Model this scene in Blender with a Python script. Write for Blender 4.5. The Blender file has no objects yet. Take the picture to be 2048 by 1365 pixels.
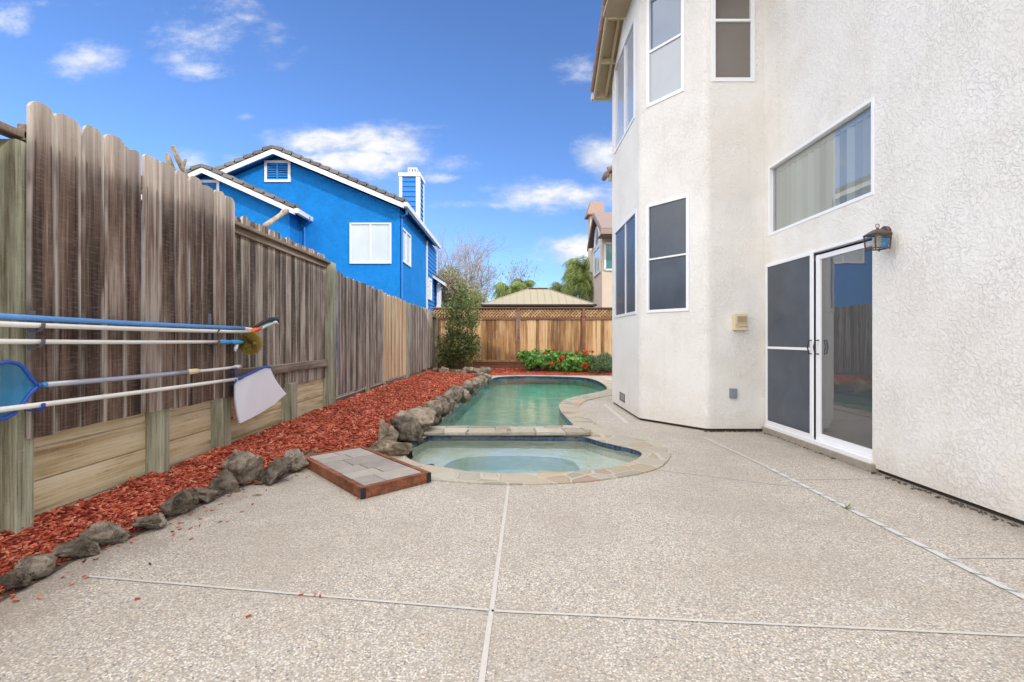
import bpy, math, random
from mathutils import Vector, Matrix, noise
from mathutils.geometry import tessellate_polygon
R = math.radians
S = bpy.context.scene
COL = S.collection
rnd = random.Random(7)

# ------------------------------------------------------------------ camera
cam_d = bpy.data.cameras.new("camera"); cam = bpy.data.objects.new("camera", cam_d); COL.objects.link(cam)
cam.location = (0, 0, 1.2); cam.rotation_euler = (R(90), 0, 0)
cam_d.sensor_width = 36; cam_d.lens = 17.05; cam_d.shift_y = -0.0022; cam_d.clip_end = 2000; cam_d.clip_start = 0.05
S.camera = cam
F = 970.0
def zp(py, Y): return 1.2 + (678 - py) / F * Y          # height of a photo row at distance Y
def yp(px, X): return F * abs(X) / abs(px - 1024)       # distance at which a line at X crosses a photo column
def xp(px, Y): return (px - 1024) / F * Y
def gp(px, py, z=0.0):
    Y = (1.2 - z) * F / (py - 678); return Vector((xp(px, Y), Y, z))

# ------------------------------------------------------------------ light and view
SUN_EL, SUN_AZ = R(30), (0.72, -0.69)                    # direction towards the sun
S.view_settings.view_transform = 'Standard'; S.view_settings.look = 'None'
S.view_settings.exposure = 0.06; S.view_settings.gamma = 1.0; S.view_settings.use_curve_mapping = False
sd = bpy.data.lights.new("sun", 'SUN'); sd.energy = 2.6; sd.angle = R(0.6); sd.color = (1.0, 0.94, 0.86)
so = bpy.data.objects.new("sun", sd); COL.objects.link(so)
sv = Vector((SUN_AZ[0] * math.cos(SUN_EL), SUN_AZ[1] * math.cos(SUN_EL), math.sin(SUN_EL)))
so.rotation_euler = sv.to_track_quat('Z', 'Y').to_euler(); so.location = sv * 50

class NT:
    def __init__(s, tree): s.t = tree; s.n = tree.nodes; s.l = tree.links
    def add(s, typ, ins=None, **kw):
        n = s.n.new(typ)
        for k, v in kw.items(): setattr(n, k, v)
        if ins:
            for k, v in ins.items():
                sock = n.inputs[k]
                if isinstance(v, bpy.types.NodeSocket): s.l.new(v, sock)
                elif isinstance(v, bpy.types.Node): s.l.new(v.outputs[0], sock)
                else: sock.default_value = v
        return n
    def math(s, op, a, b=0.0, c=0.0, clamp=False):
        return s.add('ShaderNodeMath', {0: a, 1: b, 2: c}, operation=op, use_clamp=clamp).outputs[0]
    def vmath(s, op, a, b=(0, 0, 0)):
        n = s.add('ShaderNodeVectorMath', {0: a, 1: b}, operation=op)
        return n.outputs['Value'] if op in ('LENGTH', 'DOT_PRODUCT') else n.outputs[0]
    def mix(s, f, a, b, blend='MIX'):
        n = s.add('ShaderNodeMix', {0: f, 6: a, 7: b}, data_type='RGBA', blend_type=blend); return n.outputs[2]
    def noise(s, vec, scale, detail=4, rough=0.55, dist=0.0):
        return s.add('ShaderNodeTexNoise', {'Vector': vec, 'Scale': scale, 'Detail': detail, 'Roughness': rough, 'Distortion': dist}).outputs['Fac']
    def ramp(s, f, stops, interp='LINEAR'):
        n = s.add('ShaderNodeValToRGB', {0: f}); cr = n.color_ramp; cr.interpolation = interp
        while len(cr.elements) < len(stops): cr.elements.new(0.5)
        for e, (p, c) in zip(cr.elements, stops):
            e.position = p; e.color = (c[0], c[1], c[2], 1) if not isinstance(c, (int, float)) else (c, c, c, 1)
        return n.outputs[0]
    def sstep(s, f, a, b):
        return s.add('ShaderNodeMapRange', {0: f, 1: a, 2: b, 3: 0.0, 4: 1.0}, interpolation_type='SMOOTHSTEP').outputs[0]
    def bump(s, h, strength, dist, normal=None):
        i = {'Height': h, 'Strength': strength, 'Distance': dist}
        if normal is not None: i['Normal'] = normal
        return s.add('ShaderNodeBump', i).outputs[0]

# world: Nishita sky with broken cloud (the blue part ahead, bright unseen cloud added overhead and behind to light the patio)
W = bpy.data.worlds.new("World"); S.world = W; W.use_nodes = True
w = NT(W.node_tree); w.n.clear()
sky = w.add('ShaderNodeTexSky', sky_type='NISHITA', sun_disc=False, sun_elevation=SUN_EL,
            sun_rotation=math.atan2(SUN_AZ[0], SUN_AZ[1]), air_density=1.0, dust_density=0.3, ozone_density=2.0)
d = w.add('ShaderNodeTexCoord').outputs['Generated']
sep = w.add('ShaderNodeSeparateXYZ', {0: d})
dx, dy, dz = sep.outputs
yy = w.math('MAXIMUM', dy, 0.05)
u = w.math('DIVIDE', dx, yy); v = w.math('DIVIDE', dz, yy)
uv = w.add('ShaderNodeCombineXYZ', {0: u, 1: v, 2: 0.0}).outputs[0]
uvs = w.vmath('MULTIPLY', uv, (1.0, 1.9, 1.0))
n_big = w.noise(uvs, 6.0, 9, 0.66, .25); n_fine = w.noise(uvs, 18.0, 8, 0.66)
blobs = [(640, 285, 90, 26, 1.0), (760, 285, 90, 34, 1.0), (720, 322, 150, 26, 1.0), (385, 75, 95, 50, .62), (450, 20, 75, 35, .6), (395, 143, 60, 20, .62),
         (175, 118, 70, 34, .68), (540, 90, 60, 45, .45), (1110, 392, 110, 27, .95), (1150, 500, 75, 30, .95),
         (1205, 312, 48, 42, .95), (1165, 140, 55, 26, .6), (20, 40, 60, 30, .55), (390, 325, 45, 30, .7), (980, 410, 190, 9, .5),
         (875, 358, 50, 12, .55), (835, 255, 60, 8, .5), (480, 235, 25, 8, .45), (465, 325, 45, 18, .6), (110, 10, 120, 12, .4)]
m = None
for (bx, by, bw, bh, bs) in blobs:
    du = w.math('MULTIPLY', w.math('SUBTRACT', u, (bx - 1024) / F), F / bw / 1.35)
    dv = w.math('MULTIPLY', w.math('SUBTRACT', v, (678 - by) / F), F / bh / 1.35)
    g = w.math('EXPONENT', w.math('MULTIPLY', w.math('ADD', w.math('MULTIPLY', du, du), w.math('MULTIPLY', dv, dv)), -1.0))
    g = w.math('MULTIPLY', g, bs)
    m = g if m is None else w.math('MAXIMUM', m, g)
nn = w.math('ADD', w.math('MULTIPLY', w.math('SUBTRACT', n_big, 0.5), 1.5), w.math('MULTIPLY', w.math('SUBTRACT', n_fine, 0.5), 0.6))
cov = w.math('ADD', m, w.math('MULTIPLY', nn, 1.05))
front = w.math('MULTIPLY', w.sstep(cov, 0.26, 0.98), w.math('MULTIPLY_ADD', w.sstep(m, .55, .85), .3, .7))
front = w.math('MULTIPLY', front, w.sstep(m, 0.08, 0.35))
front = w.math('MULTIPLY', front, w.sstep(dy, 0.1, 0.3))
# unseen bright cloud overhead and behind, added as fill light
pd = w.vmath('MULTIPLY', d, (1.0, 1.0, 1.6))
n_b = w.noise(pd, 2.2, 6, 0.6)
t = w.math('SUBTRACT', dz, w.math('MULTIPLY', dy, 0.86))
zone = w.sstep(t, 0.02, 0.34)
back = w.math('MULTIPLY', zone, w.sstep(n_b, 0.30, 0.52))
tint = w.mix(1.0, w.vmath('MULTIPLY', sky.outputs[0], (0.10, 0.10, 0.10)), (1.15, 1.50, 2.12, 1), 'MULTIPLY')
hz = w.sstep(dz, 0.62, -0.02)
tint = w.mix(w.math('MULTIPLY', hz, 0.0), tint, (0.35, 0.6, 0.95, 1))
shade = w.mix(w.sstep(w.noise(uvs, 9.0, 5, 0.6), 0.35, 0.62), (0.62, 0.70, 0.86, 1), (0.98, 0.98, 1.0, 1))
c1 = w.mix(front, tint, shade)
FILL_CLOUD = 2.6  # radiance of the added out-of-view cloud that brightens the shaded patio
c2 = w.mix(back, c1, (FILL_CLOUD, FILL_CLOUD * 0.985, FILL_CLOUD * 0.96, 1))
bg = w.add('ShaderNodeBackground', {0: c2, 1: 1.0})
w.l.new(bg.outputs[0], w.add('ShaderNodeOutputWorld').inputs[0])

# ------------------------------------------------------------------ mesh helpers
class MB:
    def __init__(s): s.v = []; s.f = []; s.bu = []; s.use_bu = False; s.uv = None
    def add(s, vs, fs, bu=None):
        b = len(s.v); s.v += [tuple(p) for p in vs]; s.f += [tuple(i + b for i in f) for f in fs]
        if bu is not None: s.use_bu = True
        s.bu += list(bu) if bu is not None else [0.5] * len(vs)
    def box(s, a, b):
        (x0, y0, z0), (x1, y1, z1) = a, b
        x0, x1 = min(x0, x1), max(x0, x1); y0, y1 = min(y0, y1), max(y0, y1); z0, z1 = min(z0, z1), max(z0, z1)
        s.add([(x0,y0,z0),(x1,y0,z0),(x1,y1,z0),(x0,y1,z0),(x0,y0,z1),(x1,y0,z1),(x1,y1,z1),(x0,y1,z1)],
              [(0,3,2,1),(4,5,6,7),(0,1,5,4),(1,2,6,5),(2,3,7,6),(3,0,4,7)])
    def obox(s, o, ax, ay, az):
        o, ax, ay, az = map(Vector, (o, ax, ay, az))
        P = [o, o+ax, o+ax+ay, o+ay]; P += [p + az for p in P]
        s.add(P, [(0,3,2,1),(4,5,6,7),(0,1,5,4),(1,2,6,5),(2,3,7,6),(3,0,4,7)])
    def beam(s, a, b, w_, h_, up=(0, 0, 1)):
        a, b = Vector(a), Vector(b); t = (b - a); tn = t.normalized(); r = tn.cross(Vector(up)).normalized(); q = r.cross(tn)
        s.obox(a - r * w_ / 2 - q * h_ / 2, t, r * w_, q * h_)
    def tube(s, pts, rad, n=10, cap=True):
        pts = [Vector(p) for p in pts]; rad = rad if isinstance(rad, (list, tuple)) else [rad] * len(pts)
        b = []; fs = []; ref = None
        for i, p in enumerate(pts):
            t = (pts[min(i+1, len(pts)-1)] - pts[max(i-1, 0)]).normalized()
            if ref is None: ref = Vector((0, 0, 1)) if abs(t.z) < .9 else Vector((1, 0, 0))
            r = t.cross(ref).normalized(); q = r.cross(t); ref = q
            for k in range(n):
                a = 2 * math.pi * k / n; b.append(p + (r * math.cos(a) + q * math.sin(a)) * rad[i])
        for i in range(len(pts) - 1):
            for k in range(n):
                k2 = (k + 1) % n; fs.append((i*n+k, i*n+k2, (i+1)*n+k2, (i+1)*n+k))
        if cap: fs.append(tuple(range(n))[::-1]); fs.append(tuple((len(pts)-1)*n + k for k in range(n)))
        s.add(b, fs)
    def prism(s, poly, off):          # polygon (3D points) extruded by off
        P = [Vector(p) for p in poly]; n = len(P); off = Vector(off)
        s.add(P + [p + off for p in P], [tuple(range(n)), tuple(range(2*n-1, n-1, -1))] + [(i, (i+1) % n + 0, (i+1) % n + n, i + n)[::-1] for i in range(n)])
    def quad(s, a, b, c, d): s.add([a, b, c, d], [(0, 1, 2, 3)])
    def build(s, name, mat, parent=None, smooth=False, bevel=0):
        off = Vector((0, 0, 0))
        p = parent
        while p is not None: off += p.location; p = p.parent
        me = bpy.data.meshes.new(name); me.from_pydata([Vector(q) - off for q in s.v], [], s.f)
        if mat: me.materials.append(mat)
        if s.use_bu:
            a = me.attributes.new('bu', 'FLOAT', 'POINT'); a.data.foreach_set('value', s.bu)
        if smooth: me.polygons.foreach_set('use_smooth', [True] * len(me.polygons))
        me.update()
        o = bpy.data.objects.new(name, me); COL.objects.link(o)
        if parent: o.parent = parent
        if bevel:
            m_ = o.modifiers.new('bevel', 'BEVEL'); m_.width = bevel; m_.segments = 2; m_.limit_method = 'ANGLE'
        return o
def tag(o, label=None, cat=None, group=None, kind=None):
    if label: o['label'] = label
    if cat: o['category'] = cat
    if group: o['group'] = group
    if kind: o['kind'] = kind
    return o
def thing(name, loc, label, cat, group=None):
    o = bpy.data.objects.new(name, None); COL.objects.link(o); o.location = loc; o.empty_display_size = .1
    return tag(o, label, cat, group)
def struct(o): o['kind'] = 'structure'; return o

# ------------------------------------------------------------------ materials
MATS = {}
def new_mat(name):
    m_ = bpy.data.materials.new(name); m_.use_nodes = True; t_ = NT(m_.node_tree); t_.n.clear(); MATS[name] = m_
    return m_, t_
def finish(t_, color, rough=0.8, normal=None, metal=0.0, spec=0.5, **kw):
    i = {'Base Color': color, 'Roughness': rough, 'Metallic': metal, 'Specular IOR Level': spec}
    if normal is not None: i['Normal'] = normal
    i.update(kw)
    p = t_.add('ShaderNodeBsdfPrincipled', i); t_.l.new(p.outputs[0], t_.add('ShaderNodeOutputMaterial').inputs[0]); return p
def c4(c): return (c[0], c[1], c[2], 1)
def plain(name, col, rough=0.5, metal=0.0, var=0.12, scale=12, bump=0.0, spec=0.5):
    m_, t_ = new_mat(name); co = t_.add('ShaderNodeTexCoord').outputs['Object']
    n = t_.noise(co, scale, 5)
    cc = t_.mix(n, c4([x * (1 - var) for x in col]), c4([min(1, x * (1 + var)) for x in col]))
    nr = t_.bump(t_.noise(co, scale * 6, 4), 0.5, bump) if bump else None
    finish(t_, cc, rough, nr, metal, spec); return m_
def island(t_): return t_.add('ShaderNodeNewGeometry').outputs['Random Per Island']

def wood(name, stops, across='Y', light=(0.42, 0.39, 0.35), edge=0.6, grain=0.004, topz=None, stain=(0.05, 0.035, 0.03), stain_amt=0.6, scl=1.0, rough=0.85, knots=0.0, var=.25, con=1.5, nails=None, bias=.51):
    """weathered wood: long fibres along Z (or the given axis), streaks, pale worn edges"""
    m_, t_ = new_mat(name); co = t_.add('ShaderNodeTexCoord').outputs['Object']; ri = island(t_)
    offs = t_.add('ShaderNodeCombineXYZ', {0: t_.math('MULTIPLY', ri, 37.0), 1: t_.math('MULTIPLY', ri, 91.0), 2: t_.math('MULTIPLY', ri, 53.0)}).outputs[0]
    st = {'Y': (1, 1, .035), 'X': (.035, 1, 1), 'L': (1, .035, 1)}[across]
    p = t_.vmath('ADD', t_.vmath('MULTIPLY', co, st), offs)
    warp = t_.vmath('ADD', p, t_.vmath('MULTIPLY', t_.add('ShaderNodeTexNoise', {'Vector': p, 'Scale': 7.0, 'Detail': 2.0}).outputs['Color'], (.03, .03, .03)))
    g1 = t_.noise(warp, 60 * scl, 5, .65); g2 = t_.noise(warp, 14 * scl, 4, .6); g3 = t_.noise(t_.vmath('ADD', t_.vmath('MULTIPLY', co, (1, 1, .3) if across == 'Y' else (.3, .3, 1)), offs), 3.5 * scl, 4, .6)
    f = t_.math('ADD', t_.math('MULTIPLY', g1, .34), t_.math('ADD', t_.math('MULTIPLY', g2, .4), t_.math('MULTIPLY', g3, .35)))
    f = t_.math('MULTIPLY_ADD', t_.math('SUBTRACT', f, .545), con, bias)
    f = t_.math('ADD', f, t_.math('MULTIPLY', t_.math('SUBTRACT', ri, .5), var))
    col = t_.ramp(f, stops)
    dk = t_.sstep(t_.noise(warp, 9 * scl, 3, .5), .58, .72)
    col = t_.mix(t_.math('MULTIPLY', dk, stain_amt), col, c4(stain))
    crack = t_.sstep(g1, .40, .33)
    col = t_.mix(t_.math('MULTIPLY', crack, .55), col, c4([x * .35 for x in stops[0][1]]))
    if edge:
        bu = t_.add('ShaderNodeAttribute', attribute_name='bu').outputs['Fac']
        e = t_.math('ABSOLUTE', t_.math('SUBTRACT', bu, .5))
        em = t_.math('MULTIPLY', t_.sstep(t_.math('ADD', e, t_.math('MULTIPLY', t_.math('SUBTRACT', g2, .5), .35)), .33, .52), t_.sstep(t_.noise(t_.vmath('ADD', t_.vmath('MULTIPLY', co, (1, 1, .8)), offs), 2.2, 3), .35, .6))
        col = t_.mix(t_.math('MULTIPLY', em, edge), col, c4(light))
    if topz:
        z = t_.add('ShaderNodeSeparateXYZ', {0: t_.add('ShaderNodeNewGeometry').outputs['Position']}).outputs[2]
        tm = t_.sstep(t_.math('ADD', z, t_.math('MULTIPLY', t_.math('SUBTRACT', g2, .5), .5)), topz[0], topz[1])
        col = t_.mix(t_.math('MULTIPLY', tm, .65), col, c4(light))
    if knots:
        vk = t_.add('ShaderNodeTexVoronoi', {'Vector': t_.vmath('ADD', t_.vmath('MULTIPLY', co, (1, 1, .45) if across == 'Y' else ((1, .45, 1) if across == 'L' else (.45, 1, 1))), offs), 'Scale': 4.5}).outputs['Distance']
        kk = t_.sstep(vk, .10, .04); col = t_.mix(t_.math('MULTIPLY', kk, knots), col, c4([x * .3 for x in stops[0][1]]))
    saw = t_.noise(t_.vmath('ADD', t_.vmath('MULTIPLY', co, {'Y': (1, .12, 1), 'X': (1, 1, .12), 'L': (1, 1, .12)}[across]), offs), 95 * scl, 2, .5)
    col = t_.mix(t_.math('MULTIPLY', t_.sstep(saw, .52, .66), .13), col, c4(stops[3][1]))
    if nails:
        zz = t_.add('ShaderNodeSeparateXYZ', {0: t_.add('ShaderNodeNewGeometry').outputs['Position']}).outputs[2]
        b2 = t_.math('ABSOLUTE', t_.math('SUBTRACT', t_.math('ABSOLUTE', t_.math('SUBTRACT', t_.add('ShaderNodeAttribute', attribute_name='bu').outputs['Fac'], .5)), .31))
        for nz in nails:
            t1 = t_.math('DIVIDE', t_.math('SUBTRACT', nz, zz), .55)
            wdt = t_.math('MULTIPLY', t_.sstep(t1, 0.0, .06), t_.math('MULTIPLY_ADD', t1, -.055, .06))
            mk = t_.math('MULTIPLY', t_.sstep(t_.math('DIVIDE', b2, t_.math('MAXIMUM', wdt, .001)), 1.0, .3), t_.sstep(t_.noise(offs, 3.0, 1), .38, .5))
            col = t_.mix(t_.math('MULTIPLY', mk, .6), col, (.02, .012, .010, 1))
    nr = t_.bump(t_.math('ADD', g1, t_.math('MULTIPLY', g2, .7)), 0.9, grain)
    finish(t_, col, rough, nr, spec=.25); return m_

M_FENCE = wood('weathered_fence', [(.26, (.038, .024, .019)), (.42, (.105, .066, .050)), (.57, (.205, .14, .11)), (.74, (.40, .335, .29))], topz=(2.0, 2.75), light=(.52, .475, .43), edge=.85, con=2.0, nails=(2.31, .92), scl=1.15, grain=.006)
M_FENCE2 = wood('grey_fence', [(.30, (.07, .052, .042)), (.45, (.165, .125, .10)), (.56, (.29, .235, .195)), (.72, (.50, .44, .385))], light=(.58, .54, .49), edge=.7, con=2.0, scl=1.15, grain=.006)
M_NEW = wood('new_fence_board', [(.28, (.30, .18, .09)), (.43, (.52, .35, .20)), (.56, (.66, .48, .30)), (.72, (.78, .62, .43))], light=(.7, .6, .47), edge=.3, stain=(.22, .15, .10), stain_amt=.4)
M_RAIL = wood('fence_rail', [(.30, (.10, .075, .055)), (.46, (.22, .175, .14)), (.58, (.33, .28, .23)), (.72, (.45, .40, .34))], across='L', edge=0)
M_PT = wood('treated_timber', [(.28, (.24, .16, .075)), (.42, (.46, .35, .19)), (.54, (.66, .55, .35)), (.72, (.80, .73, .55))], across='L', edge=0, stain=(.30, .18, .07), stain_amt=.65, knots=.9, con=1.15, bias=.585, scl=1.3)
M_POST = wood('green_post', [(.28, (.14, .125, .08)), (.42, (.28, .275, .20)), (.56, (.40, .41, .31)), (.72, (.56, .54, .40))], edge=0, stain=(.12, .10, .06), stain_amt=.5, knots=.6, con=1.45, bias=.53, scl=1.6, var=.35)
M_CEDAR = wood('cedar_board', [(.28, (.13, .060, .025)), (.44, (.29, .155, .065)), (.56, (.42, .245, .11)), (.72, (.56, .37, .20))], light=(.55, .38, .22), edge=.3, stain=(.10, .045, .02), stain_amt=.6, knots=.8, var=.55)
M_REDWOOD = wood('redwood_trim', [(.3, (.10, .045, .028)), (.45, (.19, .085, .05)), (.58, (.26, .12, .075)), (.72, (.34, .17, .11))], across='X', edge=0, stain=(.08, .035, .02), stain_amt=.3)
M_LATT = wood('lattice', [(.3, (.22, .12, .06)), (.45, (.36, .22, .11)), (.58, (.48, .31, .17)), (.72, (.58, .40, .24))], edge=0, stain_amt=.3)
M_BACK = plain('lattice_backing', (.085, .05, .028), .9)
M_DECKF = wood('stained_frame', [(.3, (.13, .045, .022)), (.45, (.24, .085, .045)), (.58, (.33, .13, .07)), (.72, (.42, .19, .11))], across='X', edge=0, stain=(.09, .03, .02), stain_amt=.3, rough=.6)
M_STICK = wood('driftwood', [(.3, (.12, .085, .06)), (.45, (.27, .21, .16)), (.58, (.40, .33, .26)), (.72, (.50, .43, .35))], edge=0)

def stucco(name, base, dirt, scale=1.0, dist=.006, dirt_amt=.5, mott=0.0):
    m_, t_ = new_mat(name); co = t_.add('ShaderNodeTexCoord').outputs['Object']
    wv = t_.vmath('ADD', co, t_.vmath('MULTIPLY', t_.add('ShaderNodeTexNoise', {'Vector': co, 'Scale': 20.0 * scale, 'Detail': 2.0}).outputs['Color'], (.05 / scale, .05 / scale, .05 / scale)))
    n1 = t_.noise(wv, 36 * scale, 4, .6, .3)
    lace = t_.sstep(n1, .44, .56)
    ridge = t_.math('SUBTRACT', 1.0, t_.sstep(t_.math('ABSOLUTE', t_.math('SUBTRACT', n1, .5)), 0.0, .05))
    n2 = t_.noise(co, 170 * scale, 3, .6)
    patch = t_.math('MULTIPLY_ADD', t_.sstep(t_.noise(co, 2.3, 4, .6), .38, .62), .45, .55)
    h = t_.math('ADD', t_.math('MULTIPLY', t_.math('MULTIPLY', lace, patch), .8), t_.math('MULTIPLY', n2, .30))
    big = t_.noise(co, 1.3, 5, .6)
    col = t_.mix(t_.sstep(big, .35, .75), c4(base), c4([b * k for b, k in zip(base, (.93, .91, .88))]))
    z = t_.add('ShaderNodeSeparateXYZ', {0: t_.add('ShaderNodeNewGeometry').outputs['Position']}).outputs[2]
    if mott: col = t_.mix(t_.math('MULTIPLY', t_.sstep(t_.noise(co, 5, 6, .7), .4, .65), mott), col, c4([b * 1.35 + .01 for b in base]))
    low = t_.math('MULTIPLY', t_.sstep(t_.math('ADD', z, t_.math('MULTIPLY', t_.noise(co, 7, 5), .5)), .62, .18), dirt_amt)
    col = t_.mix(low, col, c4(dirt))
    streak = t_.sstep(t_.noise(t_.vmath('MULTIPLY', co, (5, 5, .35)), 1.6, 5, .6), .53, .72)
    col = t_.mix(t_.math('MULTIPLY', streak, .15), col, c4(dirt))
    col = t_.mix(t_.math('MULTIPLY', ridge, .035), col, c4([x * .55 for x in dirt]))  # relief edges darkened: their small shadows are painted into the colour
    finish(t_, col, .92, t_.bump(h, .85, dist), spec=.2); return m_
M_STUCCO = stucco('house_stucco', (.84, .82, .795), (.68, .60, .51), dist=.0055)
M_STUCCO_N = stucco('beige_stucco', (.60, .50, .41), (.48, .40, .32), dist=.004)
M_BLUE = stucco('blue_stucco', (.008, .20, .61), (.005, .14, .44), .8, .014, .3, mott=.22)
M_BLUE_TRIM = plain('blue_paint', (.01, .17, .52), .6)
M_WHITE = plain('white_paint', (.68, .69, .71), .45, var=.04)
M_VINYL = plain('white_vinyl', (.84, .85, .88), .3, var=.03)
M_ALU = plain('aluminium', (.66, .69, .74), .35, .3, var=.05)
M_DARKMETAL = plain('dark_metal', (.03, .03, .035), .4, .4)
M_GREYMETAL = plain('grey_bracket', (.14, .15, .17), .4, .3)
M_BRONZE = plain('bronze', (.13, .085, .07), .42, .6, var=.35, scale=60)
M_PVC = plain('white_pole', (.74, .72, .68), .35, var=.08, scale=8)
M_SILVER = plain('silver_pole', (.50, .52, .60), .32, .5, var=.1)
M_BLUEPOLE = plain('blue_pole', (.10, .27, .60), .45, var=.35, scale=25)
M_BLUEPL = plain('blue_plastic', (.015, .08, .42), .35)
M_LTBLUE = plain('light_blue_plastic', (.05, .33, .68), .35)
M_CREAM = plain('cream_joint', (.72, .62, .36), .5)
M_ORANGE = plain('orange_plastic', (.75, .13, .03), .4)
M_BLACKPL = plain('black_rubber', (.015, .015, .02), .5)
M_TEALPL = plain('pale_teal_plastic', (.42, .62, .58), .4)
M_BEIGEPL = plain('beige_plastic', (.70, .60, .42), .45, var=.06)
M_BEIGEGRILL = plain('beige_grille', (.40, .31, .18), .6)
M_BLACK = plain('black_ink', (.01, .01, .012), .5)
M_GREYBOX = plain('grey_outlet', (.22, .24, .27), .5)
M_CONC = plain('concrete_edge', (.33, .29, .24), .9, var=.3, scale=18, bump=.01)
M_DIRT = plain('soil', (.10, .075, .055), .95, var=.5, scale=30, bump=.02)
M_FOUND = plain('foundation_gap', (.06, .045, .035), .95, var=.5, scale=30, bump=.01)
M_JOINT = plain('joint_mortar', (.57, .54, .50), .85, var=.15, scale=20, bump=.002)
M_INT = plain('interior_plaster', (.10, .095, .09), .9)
m_, t_ = new_mat('vertical_blind'); M_BLIND = m_; ri = island(t_)
finish(t_, t_.ramp(ri, [(0, (.50, .50, .44)), (1, (.95, .95, .86))]), .7)
M_BARK = plain('bark', (.20, .16, .14), .9, var=.35, scale=9, bump=.02)
M_BARKL = plain('pale_bark', (.30, .25, .22), .9, var=.3, scale=9, bump=.02)
M_TAN = plain('tan_eave', (.46, .37, .24), .7, var=.12)
M_TAUPE = plain('taupe_trim', (.27, .20, .17), .7)
M_FELT = plain('roof_tan_metal', (.29, .255, .18), .6, var=.12)
M_GAZ = plain('gazebo_brown', (.085, .05, .038), .6)
M_BRUSH = plain('brush_bristle', (.42, .32, .07), .7, var=.4, scale=60)

def tile_roof(name, c1_, c2_, island_var=True):
    m_, t_ = new_mat(name); ri = island(t_); co = t_.add('ShaderNodeTexCoord').outputs['Object']
    f = t_.math('ADD', t_.math('MULTIPLY', ri, .6), t_.math('MULTIPLY', t_.noise(co, 9, 5), .5))
    finish(t_, t_.mix(f, c4(c1_), c4(c2_)), .85, t_.bump(t_.noise(co, 60, 4), .5, .01)); return m_
M_TILE = tile_roof('grey_roof_tile', (.07, .066, .066), (.21, .195, .19))
M_TILE_RED = tile_roof('clay_roof_tile', (.22, .13, .11), (.45, .33, .29))
M_SHINGLE = tile_roof('brown_shingle', (.13, .09, .085), (.28, .21, .20))
M_COPPER = tile_roof('chimney_cap', (.23, .15, .12), (.36, .25, .21))

def glass_mat(name, tint=(.9, .95, .95), boost=1.0, rough=0.0, wav=0.0, painted_haze=0.0):
    m_, t_ = new_mat(name)
    nrm = None
    if wav:
        co = t_.add('ShaderNodeTexCoord').outputs['Object']; nrm = t_.bump(t_.noise(co, 1.6, 2), .3, wav)
    fr = t_.add('ShaderNodeFresnel', {'IOR': 1.5}); 
    if nrm is not None: t_.l.new(nrm, fr.inputs['Normal'])
    fac = t_.math('MULTIPLY', fr.outputs[0], boost, clamp=True)
    gl = t_.add('ShaderNodeBsdfGlossy', {'Color': (1, 1, 1, 1), 'Roughness': rough})
    if nrm is not None: t_.l.new(nrm, gl.inputs['Normal'])
    tr = t_.add('ShaderNodeBsdfTransparent', {'Color': c4(tint)})
    if painted_haze: tr = t_.add('ShaderNodeMixShader', {0: painted_haze, 1: tr.outputs[0], 2: t_.add('ShaderNodeBsdfDiffuse', {'Color': (.75, .8, .85, 1)}).outputs[0]})  # pale diffuse share paints a washed-out haze over the pane
    mx = t_.add('ShaderNodeMixShader', {0: fac, 1: tr.outputs[0], 2: gl.outputs[0]})
    t_.l.new(mx.outputs[0], t_.add('ShaderNodeOutputMaterial').inputs[0]); return m_
M_GLASS = glass_mat('window_glass', (.92, .96, .95), 2.4, wav=.003, painted_haze=.10)
M_LAMPGLASS = glass_mat('lamp_glass', (.85, .82, .72), 1.5)
def coated(name, col, rough, spec, var=.2, scale=5, coat=0.0):
    m_, t_ = new_mat(name); co = t_.add('ShaderNodeTexCoord').outputs['Object']
    n = t_.noise(co, scale, 5, .6, .6)
    finish(t_, t_.mix(n, c4([x * (1 - var) for x in col]), c4([x * (1 + var) for x in col])), rough, None, 0.0, spec, **{'Coat Weight': coat, 'Coat Roughness': .05}); return m_
M_SCREEN = coated('dark_solar_screen', (.052, .066, .092), .38, .6, .7, 2.2, .12)
M_SCREEN_UP = coated('dark_screened_glass', (.040, .05, .07), .25, .5, .4, 3, .5)
M_SHADE_W = coated('white_screened_glass', (.42, .45, .50), .25, .5, .08, 3, .6)
M_BROWNREFL = coated('painted_brown_reflection', (.17, .15, .135), .2, .6, .15, 3, .8)  # brown base stands in for bay wall and interior reflected in the pane
M_SKYREFL = coated('painted_sky_reflection', (.10, .16, .28), .06, .8, .1, 2, 1.0)  # blue base colour paints the sky's reflection into the pane
M_HOUSEGLASS = coated('curtained_glass', (.46, .52, .56), .12, .5, .16, 1.0, .8)
M_TEALGLASS = coated('teal_blind_glass', (.07, .22, .22), .2, .5, .15, 3, .6)
M_DARKGLASS = coated('dark_glass', (.03, .035, .045), .1, .6, .1, 3, .6)

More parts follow.
